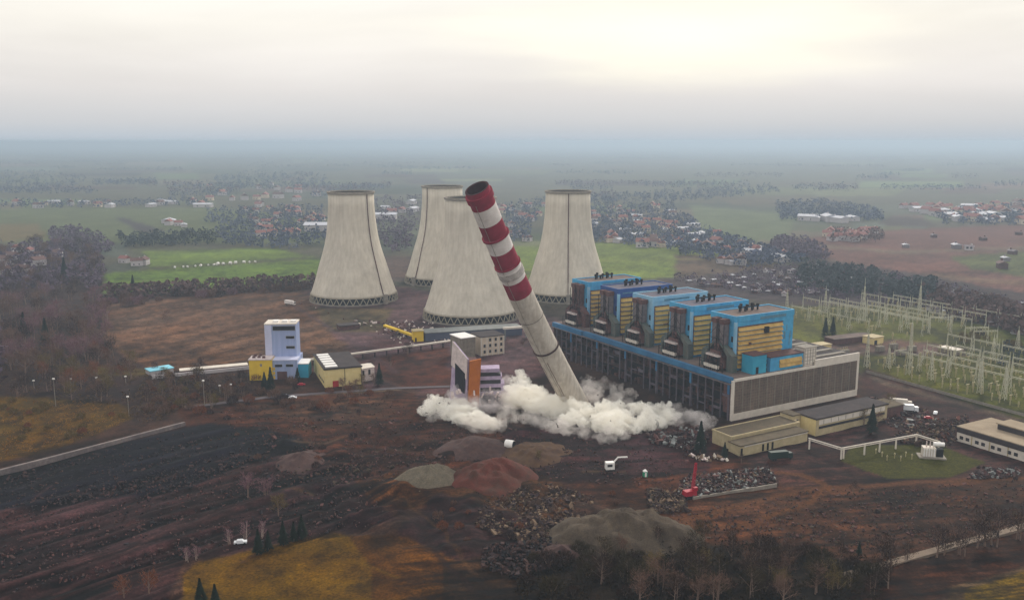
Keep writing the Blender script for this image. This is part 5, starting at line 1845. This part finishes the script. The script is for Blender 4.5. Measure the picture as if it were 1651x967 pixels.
for px0, py0, lb in ((1498, 538, 'lone gantry on the bright green far field, left of the paired gantries'), (1554, 556, 'left one of the paired tall gantries on the far green field'), (1568, 562, 'right one of the paired tall gantries on the far green field')):
    o = copy_tree(g1); o.location = at(px0, py0); o.rotation_euler = (0, 0, R(5)); o['label'] = lb; o['group'] = 'lone gantries on the far green field'

# equipment posts in rows
pm = []
for hgt in (4.2, 5.6, 3.2):
    mb = MB(); mb.tube((0, 0, 0), (0, 0, hgt * .55), 0.34, 0.3, 5); mb.tube((0, 0, hgt * .5), (0, 0, hgt), 0.5, 0.34, 6)
    if hgt == 5.6: mb.bar((-1.4, 0, hgt), (1.4, 0, hgt), 0.35)
    pm.append(mb.mesh('equipment_post', M['insul']))
r = random.Random(12)
cnt = 0
for s in list(range(150, 232, 7)):
    for tt in range(-74, 46, 5):
        if r.random() < 0.42 or cnt >= 215: continue
        p = hl(s + r.uniform(-.4, .4), tt + r.uniform(-.5, .5))
        o = bpy.data.objects.new('equipment_post', pm[r.randrange(3)]); COL.objects.link(o)
        o.location = p; o.rotation_euler = (0, 0, HA)
        props(o, 'pale insulator post in the close rows on the substation grass nearest the fence', 'insulator post', 'equipment posts in the near substation rows')
        cnt += 1
for s in range(236, 350, 16):
    for tt in range(85, 190, 9):
        if r.random() < 0.35: continue
        o = bpy.data.objects.new('equipment_post', pm[r.randrange(3)]); COL.objects.link(o)
        o.location = hl(s, tt); o.rotation_euler = (0, 0, HA); o.scale = (1.3, 1.3, 1.2)
        props(o, 'pale insulator post in the far substation rows behind the yellow switch house', 'insulator post', 'equipment posts in the far substation rows')

simple_block('switch_house', 'long low yellow-walled switch house behind the hall roof', 'building', (1303, 568), (1340, 563), 8, 3.4, M['cream'], M['beige'])
simple_block('switch_house', 'long dark-roofed shed across the middle of the substation', 'building', (1345, 556), (1408, 549), 10, 3.6, M['rust'], M['roof'])
simple_block('switch_house', 'small sandy building with an arched dark door in the substation', 'building', (1408, 556), (1424, 553), 9, 4.6, M['cream'], M['beige'],
             lambda t, ln, d, h: box('door', t, M['dark'], 1, -0.1, 0, 4, 0.02, 3))
simple_block('switch_house', 'pale flat-roofed hut on the bright green field beyond the posts', 'building', (1512, 566), (1540, 572), 8, 2.6, M['plant'], M['trim'])
r = random.Random(77)
for k, (px, py) in enumerate(((1418, 566), (1440, 562), (1455, 572), (1470, 566), (1352, 574), (1362, 572))):
    t = thing('transformer', ['grey transformer left of the others by the sandy building', 'grey transformer behind the sandy building', 'grey transformer below the tall mast',
                              'grey transformer right of the tall mast', 'dark transformer at the left end, by the white grid tower', 'dark transformer second from the white grid tower'][k], 'transformer', at(px, py), HA)
    box('tank', t, M['plant'], -3, -1.6, 0, 3, 1.6, 3.6)
    mb = MB()
    for q in range(5):
        mb.box(-2.6 + q * 1.1, -2.2, 0.4, -2.0 + q * 1.1, -1.62, 3.2)
    mb.build('radiator', M['rim'], t)
    for q in range(3):
        mb = MB(); mb.tube((-1.8 + q * 1.8, 0, 3.6), (-1.8 + q * 1.8, 0, 5.4), 0.3, 0.2, 6); mb.build('bushing', M['insul'], t)

# substation fence
def fence(name, label, pts, h, m, step=4.0):
    t = thing(name, label, 'fence', at(*pts[0]))
    o_ = at(*pts[0])
    mb = MB()
    gp = [at(*p) - o_ for p in pts]
    k = 0
    pst = None
    for p, q in zip(gp, gp[1:]):
        mb.bar(p + Vector((0, 0, h * 0.55)), q + Vector((0, 0, h * 0.55)), 0.12, h * 0.8)
    mb.build('panel', m, t)


fence('fence', 'low concrete panel fence along the near edge of the substation', [(1396, 601), (1651, 672), (1800, 714)], 1.9, M['rim'])

# street lamps
def lamp(px, py, h, lb):
    t = thing('street_lamp', lb, 'street lamp', at(px, py), 0, 'street lamps on the left')
    mb = MB(); mb.tube((0, 0, -0.3), (0, 0, h), 0.2, 0.12, 6); mb.build('pole', M['rim'], t)
    mb = MB(); mb.box(-0.5, -0.45, h, 0.5, 0.45, h + 0.6); mb.build('lamp_head', M['winwhite'], t)


for px, py, h, lb in ((55, 625, 4, 'leftmost pale lamp among the bushes of the left wood'), (90, 655, 15, 'tall pale lamp pole above the ochre grass'), (115, 622, 4, 'pale lamp second from the left among the bushes'),
                      (156, 620, 4, 'pale lamp in the middle of the bush belt'), (203, 618, 4, 'pale lamp right of the bush belt'), (208, 670, 10, 'tall pole at the right edge of the ochre grass'),
                      (330, 655, 14, 'pale slanting pole beside the road bend'), (355, 636, 5, 'pale lamp in the bare scrub left of the tower building'), (373, 634, 5, 'pale lamp in the scrub nearest the tower building')):
    lamp(px, py, h, lb)

# ---------------------------------------------------------------- trees
def bare_tree_meshes(seed, h, spread, twm, bkm, ntw=520, trunks=1):
    r = random.Random(seed)
    tb, cb = MB(), MB()

    def twig(p, d, ln, w):
        d = d.normalized()
        sd = d.cross(Vector((r.uniform(-1, 1), r.uniform(-1, 1), r.uniform(-1, 1)))).normalized() * w
        n0 = len(cb.v)
        cb.v += [tuple(p - sd), tuple(p + sd), tuple(p + d * ln)]
        cb.f.append((n0, n0 + 1, n0 + 2)); cb.m.append(0)
    tips = []
    for q in range(trunks):
        b = Vector((r.uniform(-1, 1) * (trunks - 1) * .8, r.uniform(-1, 1) * (trunks - 1) * .8, -0.6))
        top = b + Vector((r.uniform(-1, 1), r.uniform(-1, 1), h * 0.8))
        r0 = 0.028 * h / (1 + 0.3 * (trunks - 1))
        mid = b.lerp(top, 0.35)
        tb.tube(b, mid, r0, r0 * 0.7, 6); tb.tube(mid, top, r0 * 0.7, r0 * 0.15, 5)
        nl = int(11 / trunks) + 3
        for k in range(nl):
            f = 0.25 + 0.7 * k / nl
            p = b.lerp(top, f)
            a = r.uniform(0, 6.28)
            reach = spread * (1.1 - f * 0.65) * r.uniform(0.7, 1.1)
            e = p + Vector((math.cos(a) * reach, math.sin(a) * reach, reach * r.uniform(0.5, 1.1)))
            tb.tube(p, e, r0 * 0.38 * (1.1 - f), 0.03, 4)
            tips.append((p, e))
        tips.append((mid, top))
    for k in range(ntw):
        p, e = tips[r.randrange(len(tips))]
        f = r.uniform(0.3, 1.0)
        c = p.lerp(e, f) + Vector((r.gauss(0, 1), r.gauss(0, 1), r.gauss(0, .8))) * spread * 0.16
        d = (e - p).normalized() + Vector((r.gauss(0, .7), r.gauss(0, .7), r.gauss(0.35, .6)))
        twig(c, d, r.uniform(0.12, 0.3) * spread + 0.4, r.uniform(0.05, 0.11))
    return tb.mesh('trunk', bkm), cb.mesh('crown', twm)


def bush_meshes(seed, h, w, twm, n=420):
    r = random.Random(seed)
    tb, cb = MB(), MB()
    for k in range(6):
        a = r.uniform(0, 6.28)
        tb.tube((0, 0, -0.5), (math.cos(a) * w * .5, math.sin(a) * w * .5, h * .7), 0.1, 0.03, 4)
    for k in range(n):
        a = r.uniform(0, 6.28); q = math.sqrt(r.random()) * w; z = r.random() ** 0.7 * h * (1 - 0.6 * (q / w) ** 2)
        p = Vector((math.cos(a) * q, math.sin(a) * q, z))
        d = Vector((math.cos(a) * .5 + r.gauss(0, .5), math.sin(a) * .5 + r.gauss(0, .5), 1)).normalized()
        sd = d.cross(Vector((r.uniform(-1, 1), r.uniform(-1, 1), 0.1))).normalized() * r.uniform(0.06, 0.14)
        n0 = len(cb.v)
        cb.v += [tuple(p - sd), tuple(p + sd), tuple(p + d * r.uniform(.7, 1.8))]
        cb.f.append((n0, n0 + 1, n0 + 2)); cb.m.append(0)
    return tb.mesh('stem', M['bark']), cb.mesh('crown', twm)


def conifer_meshes(seed, h, w):
    r = random.Random(seed)
    tb, cb = MB(), MB()
    tb.tube((0, 0, -0.5), (0, 0, h * .95), 0.02 * h, 0.03, 6)
    for k in range(460):
        f = r.random() ** 0.8
        z = h * (0.08 + 0.9 * f)
        rr = w * (1 - f) ** 0.85 * r.uniform(0.75, 1.05)
        a = r.uniform(0, 6.28)
        ca, sa = math.cos(a), math.sin(a)
        inner = Vector((ca * rr * .25, sa * rr * .25, z + 0.04 * h))
        tip = Vector((ca * rr, sa * rr, z - 0.03 * h))
        sd = Vector((-sa, ca, 0)) * (0.11 * w + 0.12)
        n0 = len(cb.v)
        cb.v += [tuple(inner), tuple(tip.lerp(inner, .35) - sd), tuple(tip), tuple(tip.lerp(inner, .35) + sd)]
        cb.f.append((n0, n0 + 1, n0 + 2, n0 + 3)); cb.m.append(0)
    return tb.mesh('trunk', M['bark']), cb.mesh('crown', M['conifer'])


def plant(name, cat, meshes, p, s, label, group, rz=None, sz=None):
    t = bpy.data.objects.new(name, None); COL.objects.link(t)
    t.location = p; t.scale = (s, s, sz or s); t.rotation_euler = (0, 0, rng.uniform(0, 6.28) if rz is None else rz)
    props(t, label, cat, group)
    for nm, me in zip(('trunk' if name != 'bush' else 'stem', 'crown'), meshes):
        o = bpy.data.objects.new(nm, me); COL.objects.link(o); o.parent = t
    return t


BT = {}
for key, tw in (('f', 'twig_f'), ('g', 'twig_g'), ('a', 'twig_a'), ('b', 'twig_b'), ('c', 'twig_c'), ('d', 'twig_d'), ('e', 'twig_e')):
    BT[key] = [bare_tree_meshes(100 + ord(key) * 3 + i, 14, 4.6 + i * 0.5, M[tw], M['bark'], 620, 1 + i % 3) for i in range(3)]
BIRCH = [bare_tree_meshes(300 + i, 13, 3.2, M['twig_b'], M['birch'], 420, 3) for i in range(2)]
BS = {k: [bush_meshes(500 + i + ord(k), 3.6, 2.8, M[tw]) for i in range(2)] for k, tw in (('f', 'twig_f'), ('g', 'twig_g'), ('a', 'twig_a'), ('c', 'twig_c'), ('d', 'twig_d'), ('e', 'twig_e'), ('b', 'twig_b'))}
CF = [conifer_meshes(700, 15, 4.4), conifer_meshes(701, 16, 4.2)]


def wood(poly, n, keys, s0, s1, seed, label, group, mind=10):
    r = random.Random(seed)
    for p in scatter(poly, n, seed, mind):
        k = r.choice(keys)
        plant('bare_tree', 'tree', r.choice(BT[k]), p, r.uniform(s0, s1), label, group)


wood([(0, 470), (60, 455), (150, 470), (172, 500), (180, 580), (120, 600), (0, 610)], 62, 'abbbea', 1.0, 1.5, 1, 'bare mauve-brown tree in the thick wood at the left edge', 'bare trees of the left wood', 17)
wood([(0, 400), (50, 392), (150, 400), (160, 455), (60, 450), (0, 465)], 26, 'beae', 1.1, 1.6, 2, 'bare tree in the far part of the left wood, beside the green field', 'bare trees of the far left wood', 14)
wood([(140, 560), (215, 575), (232, 640), (180, 650), (20, 640), (60, 605)], 30, 'cdcea', 0.7, 1.05, 3, 'small olive-brown tree in the belt above the ochre grass', 'small trees above the ochre grass', 15)
wood([(230, 610), (405, 612), (410, 650), (330, 660), (230, 668)], 24, 'acea', 0.55, 0.85, 4, 'small bare tree in the scrub left of the pale blue tower building', 'small bare trees by the road', 14)
wood([(1090, 860), (1420, 905), (1440, 960), (1100, 962), (960, 940), (980, 900)], 30, 'fgfgac', 0.6, 0.9, 5, 'bare tree in the dark brushwood along the bottom right', 'bare trees along the bottom right', 26)
wood([(1050, 905), (1330, 925), (1330, 990), (1000, 990)], 14, 'gfa', 0.7, 1.0, 6, 'bare tree at the bottom edge, right of the middle', 'bare trees at the bottom edge', 30)
wood([(540, 612), (640, 606), (635, 640), (545, 640)], 8, 'ac', 0.5, 0.75, 8, 'small bare tree below the pale shed beside the cream shed', 'small bare trees below the cream shed', 14)
wood([(1400, 655), (1440, 655), (1440, 690), (1385, 690)], 6, 'ca', 0.55, 0.8, 9, 'small bare tree at the end of the dark-roofed workshop', 'small bare trees by the workshop', 12)

RT = [(1421, 912, 'e', .9), (1432, 916, 'g', .95), (1462, 905, 'g', .6), (1510, 897, 'e', .95), (1522, 893, 'g', .8), (1546, 893, 'e', .95), (1588, 880, 'g', 1.15), (1602, 878, 'e', 1.2), (1640, 868, 'g', .9), (1575, 884, 'e', .8)]
for k, (px, py, key, s) in enumerate(RT):
    plant('bare_tree', 'tree', BT[key][k % 3], at(px, py), s, 'bare tree in the line along the track at the bottom right', 'bare trees in a line along the track')
for k, (px, py, key, s, lb) in enumerate([(400, 800, 'b', .85, 'mauve bare tree on the streaked ground, above the row of dark firs'), (450, 830, 'c', .7, 'olive bare tree on the streaked ground beside the mauve one'),
                                          (430, 800, 'b', .7, 'smaller mauve bare tree just right of the larger one on the streaked ground'),
                                          (250, 600, 'e', .6, 'dark bare tree at the corner of the brown field'), (322, 598, 'e', .75, 'dark bare tree at the near edge of the brown field'),
                                          (560, 640, 'd', .6, 'ochre bare tree by the road below the cream shed'), (240, 960, 'd', .7, 'rusty bare tree at the bottom left corner of the ochre meadow'),
                                          (200, 965, 'd', .6, 'rusty bare tree at the left end of the ochre meadow'),
                                          (268, 520, 'a', .9, 'brown bare tree standing alone in the brown field'), (640, 545, 'e', .5, 'dark bare tree beside the yellow pipe bridge'),
                                          (630, 590, 'e', .6, 'dark bare tree at the left of the bare lot behind the dust'), (657, 572, 'e', .7, 'taller dark bare tree on the bare lot behind the dust'),
                                          (870, 745, 'c', .5, 'ochre bush-like tree right of the red heap'), (1375, 795, 'e', .45, 'small bare tree at the track fork below the lawn'),
                                          (1195, 745, 'e', .35, 'tiny bare tree at the corner of the garage block'), (845, 560, 'e', .6, 'dark bare tree left of the hall behind the chimney')]):
    plant('bare_tree', 'tree', BT[key][k % 3], at(px, py), s, lb, None)
for px, py, s, lb in [(303, 905, .55, 'leftmost white-stemmed birch at the ochre meadow edge'), (318, 902, .5, 'second white-stemmed birch at the ochre meadow edge'),
                      (371, 878, .6, 'white-stemmed birch left of the small white car'), (395, 870, .65, 'white-stemmed birch behind the small white car'), (422, 866, .6, 'white-stemmed birch nearest to the dark firs')]:
    plant('birch', 'tree', BIRCH[0 if s > .55 else 1], at(px, py), s, lb, 'birches at the meadow edge')
for px, py, s, lb in [(417, 893, .62, 'leftmost dark fir of the row on the ochre meadow edge'), (433, 888, .5, 'second dark fir of the row on the ochre meadow edge'),
                      (457, 878, .6, 'third dark fir of the row on the ochre meadow edge'), (474, 872, .5, 'fourth dark fir of the row, small'), (487, 868, .62, 'rightmost dark fir of the row on the ochre meadow edge'),
                      (324, 975, .6, 'dark fir at the bottom edge in the ochre meadow'), (348, 985, .6, 'paler fir at the bottom edge in the ochre meadow'),
                      (427, 630, .75, 'left dark fir in front of the bright yellow wing'), (437, 631, .9, 'right dark fir in front of the bright yellow wing'), (480, 616, .6, 'dark fir before the blue lower wing'),
                      (612, 622, .85, 'dark fir right of the pale shed'), (1129, 730, .95, 'dark fir at the left corner of the garage block'), (1168, 738, .5, 'small dark fir in front of the garage block'),
                      (1405, 700, .95, 'dark conifer in front of the dark-roofed workshop'), (1330, 547, 1.0, 'left dark conifer in the middle of the substation'), (1342, 546, 1.0, 'right dark conifer in the middle of the substation'),
                      (1385, 893, .32, 'small dark evergreen beside the track at the bottom right'), (215, 470, 1.0, 'dark fir at the edge of the green field'), (75, 560, 1.3, 'dark fir deep in the left wood'),
                      (40, 545, 1.2, 'dark fir at the left edge of the left wood'), (105, 452, 1.5, 'tall dark fir in the far left wood')]:
    plant('fir_tree', 'tree', CF[0 if s < .8 else 1], at(px, py), s, lb, 'dark firs')


def bushes(poly, n, keys, s0, s1, seed, label, group, mind=6):
    r = random.Random(seed)
    for p in scatter(poly, n, seed, mind):
        plant('bush', 'bush', r.choice(BS[r.choice(keys)]), p, r.uniform(s0, s1), label, group)


bushes([(160, 488), (300, 474), (500, 458), (512, 466), (300, 484), (165, 498)], 34, 'abea', 0.9, 2.0, 41, 'dark bush in the hedge between the green field and the brown field', 'bushes of the hedge by the brown field', 8)
bushes([(0, 640), (190, 655), (205, 680), (100, 715), (0, 735)], 20, 'cdc', .5, 0.9, 42, 'ochre bush on the ochre grass at the left', 'ochre bushes at the left', 8)
bushes([(240, 600), (420, 605), (640, 640), (560, 660), (240, 670)], 44, 'aced', .6, 1.3, 43, 'brown bush along the road left of the cream shed', 'bushes along the road', 8)
bushes([(860, 900), (1080, 870), (1400, 900), (1440, 962), (840, 965)], 60, 'fgfg', .7, 1.5, 44, 'dark brown bush in the brushwood along the bottom', 'bushes along the bottom', 12)
bushes([(700, 790), (860, 770), (1010, 800), (1090, 830), (900, 900), (700, 880)], 24, 'aed', .35, .8, 45, 'small brown bush growing among the rubble', 'bushes among the rubble', 12)
bushes([(300, 660), (560, 640), (660, 680), (500, 760), (400, 740)], 18, 'aed', .4, .8, 46, 'small brown bush on the red-brown dirt slope', 'bushes on the dirt slope', 12)
bushes([(1500, 530), (1651, 548), (1651, 562), (1560, 560)], 8, 'ec', .8, 1.4, 47, 'bush at the right end of the far green field', 'bushes on the far green field', 10)

# ---------------------------------------------------------------- masses of far vegetation
def mass(name, label, poly, n, h0, h1, m, seed, nf=16, px=True, flat=0.9):
    """a wood that reads as one mass: many crowns of leaf-sized clumps in one object"""
    r = random.Random(seed)
    V, F = [], []
    for c in scatter(poly, n, seed):
        h = r.uniform(h0, h1); w = h * r.uniform(0.3, 0.55) * flat
        k = nf
        for q in range(k):
            a = r.uniform(0, 6.28); ph = r.uniform(-0.6, 1.57)
            p = c + Vector((math.cos(a) * math.cos(ph) * w, math.sin(a) * math.cos(ph) * w, h * 0.45 + math.sin(ph) * h * 0.5))
            s = h * r.uniform(0.10, 0.2)
            d1 = Vector((r.gauss(0, 1), r.gauss(0, 1), r.gauss(0, 1))).normalized() * s
            d2 = Vector((r.gauss(0, 1), r.gauss(0, 1), r.gauss(0, 1))).normalized() * s
            n0 = len(V)
            V += [tuple(p - d1), tuple(p + d2), tuple(p + d1), tuple(p - d2)]
            F.append((n0, n0 + 1, n0 + 2, n0 + 3))
    mb = MB(); mb.v, mb.f, mb.m = V, F, [0] * len(F)
    return props(mb.build(name, m), label, 'wood', None, 'stuff')


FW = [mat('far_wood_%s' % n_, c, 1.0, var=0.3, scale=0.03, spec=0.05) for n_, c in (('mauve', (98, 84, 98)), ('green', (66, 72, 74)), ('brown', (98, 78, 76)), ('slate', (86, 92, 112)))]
WD = [
    ([(-200, 278), (60, 276), (140, 286), (135, 300), (60, 312), (-200, 312)], 900, 3, 'distant dark wood at the far left horizon'),
    ([(150, 292), (250, 290), (255, 298), (150, 300)], 160, 3, 'distant dark wood strip right of the far left wood'),
    ([(340, 288), (400, 276), (520, 282), (535, 300), (480, 306), (350, 300)], 420, 3, 'distant wood left of the leftmost cooling tower top'),
    ([(80, 376), (120, 370), (180, 395), (180, 410), (85, 405)], 200, 0, 'mauve wood hump above the left wood'),
    ([(190, 384), (345, 378), (350, 396), (200, 400)], 190, 1, 'tree belt above the upper green field'),
    ([(330, 340), (520, 335), (532, 392), (470, 404), (360, 396), (335, 370)], 560, 3, 'trees around the houses left of the leftmost cooling tower'),
    ([(0, 326), (180, 326), (335, 322), (335, 332), (0, 338)], 200, 3, 'tree line among the far left houses'),
    ([(600, 320), (690, 318), (660, 400), (640, 410), (600, 390)], 240, 0, 'trees between the leftmost and the farthest cooling tower'),
    ([(810, 330), (880, 320), (850, 390), (825, 392)], 160, 3, 'trees behind the top of the chimney'),
    ([(945, 335), (1080, 330), (1130, 370), (1230, 405), (1300, 425), (1200, 432), (1000, 394), (950, 392)], 950, 3, 'trees among the village right of the towers'),
    ([(1250, 330), (1330, 326), (1420, 340), (1425, 358), (1255, 356)], 420, 3, 'dark square wood in the right distance'),
    ([(1250, 388), (1300, 392), (1345, 418), (1310, 424), (1240, 410)], 180, 0, 'mauve wood hump behind the allotment gardens'),
    ([(1340, 376), (1420, 378), (1430, 392), (1340, 390)], 90, 2, 'trees around the red-roofed farm in the right distance'),
    ([(1080, 450), (1256, 432), (1330, 424), (1400, 440), (1480, 452), (1651, 490), (1651, 530), (1480, 494), (1268, 478), (1150, 470)], 850, 0, 'trees and hedges of the allotment gardens'),
    ([(1290, 430), (1420, 444), (1410, 478), (1290, 474)], 220, 1, 'dark evergreens among the allotment gardens'),
    ([(1420, 458), (1510, 462), (1500, 492), (1430, 486)], 150, 1, 'dark evergreen group at the far end of the substation'),
    ([(1480, 470), (1651, 500), (1651, 548), (1500, 502)], 260, 2, 'mauve-brown trees above the bright green field'),
    ([(1500, 345), (1651, 330), (1651, 365), (1520, 362)], 260, 3, 'trees among the far right village'),
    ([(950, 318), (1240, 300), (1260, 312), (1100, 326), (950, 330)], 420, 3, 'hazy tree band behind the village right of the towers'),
    ([(0, 398), (60, 392), (160, 400), (165, 440), (160, 470), (0, 470)], 240, 0, 'undergrowth of the far left wood'),
    ([(170, 474), (320, 468), (520, 458), (520, 466), (300, 478), (170, 486)], 240, 2, 'hedge along the lower edge of the green field'),
    ([(-300, 390), (0, 392), (0, 640), (-300, 640)], 900, 0, 'wood continuing beyond the left edge'),
    ([(1610, 560), (1800, 580), (1800, 610), (1610, 590)], 120, 1, 'dark hedge at the right edge of the substation'),
]
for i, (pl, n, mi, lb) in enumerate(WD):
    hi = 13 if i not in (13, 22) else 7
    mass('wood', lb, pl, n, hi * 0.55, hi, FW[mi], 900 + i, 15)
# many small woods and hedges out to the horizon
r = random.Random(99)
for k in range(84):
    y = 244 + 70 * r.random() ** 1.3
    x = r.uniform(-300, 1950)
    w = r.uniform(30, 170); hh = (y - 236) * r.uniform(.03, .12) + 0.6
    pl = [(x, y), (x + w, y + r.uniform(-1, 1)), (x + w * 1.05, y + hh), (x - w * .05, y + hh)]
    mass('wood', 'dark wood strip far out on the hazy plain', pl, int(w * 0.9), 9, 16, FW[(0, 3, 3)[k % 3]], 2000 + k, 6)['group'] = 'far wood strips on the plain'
mass('undergrowth', 'brown undergrowth filling the left wood', [(0, 470), (170, 490), (180, 580), (235, 600), (235, 655), (180, 655), (0, 640)], 420, 1.2, 3.0, M['scrub'], 3001, 14, flat=1.5)
mass('undergrowth', 'dark brushwood filling the bottom right', [(840, 925), (1060, 875), (1180, 880), (1420, 905), (1430, 1000), (830, 1000)], 800, 1.0, 2.6, M['scrub2'], 3002, 22, flat=1.5)
mass('undergrowth', 'brown scrub along the road left of the cream shed', [(235, 610), (410, 606), (420, 640), (300, 655), (240, 690), (205, 670)], 420, 1.0, 2.8, M['scrub'], 3003, 14, flat=1.5)
mass('dry_grass', 'ochre tussocks on the grass at the left edge', [(0, 640), (190, 655), (210, 680), (110, 715), (0, 742)], 700, 0.6, 1.6, M['sedge'], 3004, 10, flat=1.8)
mass('dry_grass', 'rusty tussocks across the brown field', [(165, 495), (500, 470), (570, 572), (250, 596)], 1500, 0.5, 1.4, mat('rusty_sedge', (120, 78, 54), 1.0, scale=.05, col2=(92, 62, 46)), 3005, 8, flat=1.8)

# ---------------------------------------------------------------- houses
def house_mesh(seed, wm, rm, w, d, h, rise):
    mb = MB()
    mb.box(-w / 2, -d / 2, -0.5, w / 2, d / 2, h, 0)
    o = 0.5
    n0 = len(mb.v)
    mb.v += [(-w / 2 - o, -d / 2 - o, h), (w / 2 + o, -d / 2 - o, h), (w / 2 + o, d / 2 + o, h), (-w / 2 - o, d / 2 + o, h), (-w / 2 - o, 0, h + rise), (w / 2 + o, 0, h + rise)]
    for f in ((0, 1, 5, 4), (2, 3, 4, 5), (3, 0, 4), (1, 2, 5)):
        mb.f.append(tuple(n0 + q for q in f)); mb.m.append(1)
    for x in (-w * .25, w * .2):
        mb.quad([(x - .7, -d / 2 - .03, 1), (x + .7, -d / 2 - .03, 1), (x + .7, -d / 2 - .03, 2.4), (x - .7, -d / 2 - .03, 2.4)], 2)
    mb.box(w * .2, -0.5, h + rise * .5, w * .2 + .9, .4, h + rise + .9, 0)
    return mb.mesh('house', [wm, rm, M['glass']])


HM = [house_mesh(1, M['plaster'], M['tile'], 11, 8, 5.2, 3.2), house_mesh(2, M['plaster'], M['tile2'], 12, 9, 5.6, 3.0),
      house_mesh(3, M['office'], M['tile'], 10, 8, 4.8, 3.0), house_mesh(4, M['plaster'], M['tile3'], 16, 9, 4.2, 1.6)]
M['greyroof'] = mat('grey_felt_roof', (128, 118, 122), 0.9, var=0.3, scale=0.02)
SM = [house_mesh(5, M['plaster'], M['greyroof'], 5, 4, 2.4, 1.0), house_mesh(6, M['rust'], M['tile2'], 6, 4, 2.5, 1.2), house_mesh(7, M['greyroof'], M['tile3'], 5, 4, 2.2, 0.8), house_mesh(8, M['rust'], M['greyroof'], 5, 4, 2.4, 1.0)]


def village(poly, n, meshes, s0, s1, seed, name, label, group, mind=4):
    r = random.Random(seed)
    for p in scatter(poly, n, seed, mind):
        o = bpy.data.objects.new(name, r.choice(meshes)); COL.objects.link(o)
        o.location = p; s = r.uniform(s0, s1); o.scale = (s, s, s); o.rotation_euler = (0, 0, r.choice([0, 1.57]) + r.uniform(-.5, .5))
        props(o, label, 'house' if name == 'house' else 'shed', group)


village([(20, 328), (170, 328), (330, 322), (330, 332), (20, 338)], 16, HM, 1.1, 1.7, 1, 'house', 'pale house in the row along the far left road', 'houses along the far left road', 9)
village([(230, 360), (300, 358), (300, 366), (230, 366)], 5, [HM[3], HM[0]], 1.0, 1.5, 2, 'house', 'pale farm building right of the dark ploughed strip', 'farm right of the ploughed strip')
village([(380, 330), (440, 330), (520, 350), (520, 380), (400, 384), (375, 350)], 34, HM[:3] + [HM[0]], 1.0, 1.4, 3, 'house', 'house in the hamlet left of the leftmost cooling tower', 'houses of the hamlet left of the towers')
village([(0, 404), (80, 398), (120, 410), (60, 440), (0, 470)], 9, [HM[0], HM[1]], 1.0, 1.4, 4, 'house', 'house half hidden in the far left wood', 'houses in the left wood', 14)
village([(200, 418), (232, 416), (234, 432), (200, 432)], 3, [HM[0], HM[1]], 0.9, 1.1, 5, 'house', 'brick house at the left end of the green fields', 'brick houses by the green fields', 9)
village([(320, 300), (520, 296), (520, 330), (340, 326)], 16, HM, 1.3, 2.0, 6, 'house', 'hazy pale house on the plain left of the towers', 'hazy houses left of the towers', 10)
village([(800, 330), (880, 330), (860, 392), (830, 392)], 16, HM[:3], 1.0, 1.4, 7, 'house', 'house seen between the chimney top and the rightmost cooling tower', 'houses behind the chimney', 6)
village([(950, 335), (1070, 332), (1120, 368), (1240, 406), (1290, 420), (1180, 428), (1000, 392), (955, 388)], 70, HM, 1.0, 1.5, 8, 'house', 'house in the village right of the rightmost cooling tower', 'houses of the village right of the towers', 7)
village([(1330, 380), (1410, 376), (1415, 390), (1335, 390)], 14, [HM[0], HM[2], HM[0]], 1.2, 1.7, 9, 'house', 'red-roofed building of the farm in the right distance', 'red-roofed farm buildings', 5)
village([(1440, 334), (1530, 336), (1651, 330), (1651, 362), (1540, 356)], 50, HM, 1.4, 2.0, 10, 'house', 'house in the far village at the right edge', 'houses of the far right village', 7)
village([(1300, 354), (1380, 352), (1380, 358), (1300, 360)], 5, [HM[3]], 1.5, 2.4, 11, 'house', 'long pale barn before the dark square wood', 'barns before the square wood', 12)
village([(620, 325), (690, 325), (660, 352), (610, 348)], 5, [HM[3], HM[0]], 1.2, 1.8, 12, 'house', 'pale house between the leftmost and the farthest cooling tower', 'houses between the towers', 8)
village([(1110, 455), (1256, 436), (1320, 430), (1400, 445), (1420, 470), (1268, 478), (1150, 466)], 95, SM, 0.7, 1.2, 13, 'garden_shed', 'small garden shed in the allotments behind the boiler houses', 'sheds of the allotments behind the boiler houses', 8)
village([(1420, 455), (1651, 490), (1651, 545), (1500, 500), (1430, 480)], 60, SM, 0.7, 1.2, 14, 'garden_shed', 'small garden shed in the allotments at the right edge', 'sheds of the allotments at the right', 9)
village([(1400, 385), (1651, 378), (1651, 440), (1420, 420)], 9, SM, 1.6, 2.4, 15, 'garden_shed', 'lone pale shed on the red-brown fields at the right', 'lone sheds on the red-brown fields', 20)
for px, py, w, lb in ((523, 372, 3.0, 'bright white barn touching the leftmost cooling tower in view'), (617, 353, 2.6, 'bright white barn right of the leftmost cooling tower'), (328, 334, 2.0, 'bright white barn in the middle of the far left row')):
    o = bpy.data.objects.new('barn', HM[3]); COL.objects.link(o); o.location = at(px, py); o.scale = (w * 1.2, w, w * .8)
    props(o, lb, 'barn')
# line of white beehive-like huts across the green field
r = random.Random(31)
for k in range(14):
    x = 285 + k * 9.6 + r.uniform(-3, 3)
    o = bpy.data.objects.new('wrapped_bale', None)
    mb = MB(); mb.tube((-1.2, 0, 1.4), (1.2, 0, 1.4), 1.4, 1.4, 10)
    o = mb.build('wrapped_bale', M['winwhite']); o.location = at(x, 432.5 - (x - 285) * 0.075); o.rotation_euler = (0, 0, r.uniform(0, 3)); s = r.uniform(.7, 1.3); o.scale = (s, s, s)
    props(o, 'small white bale in the line across the green field', 'bale', 'white bales across the green field')
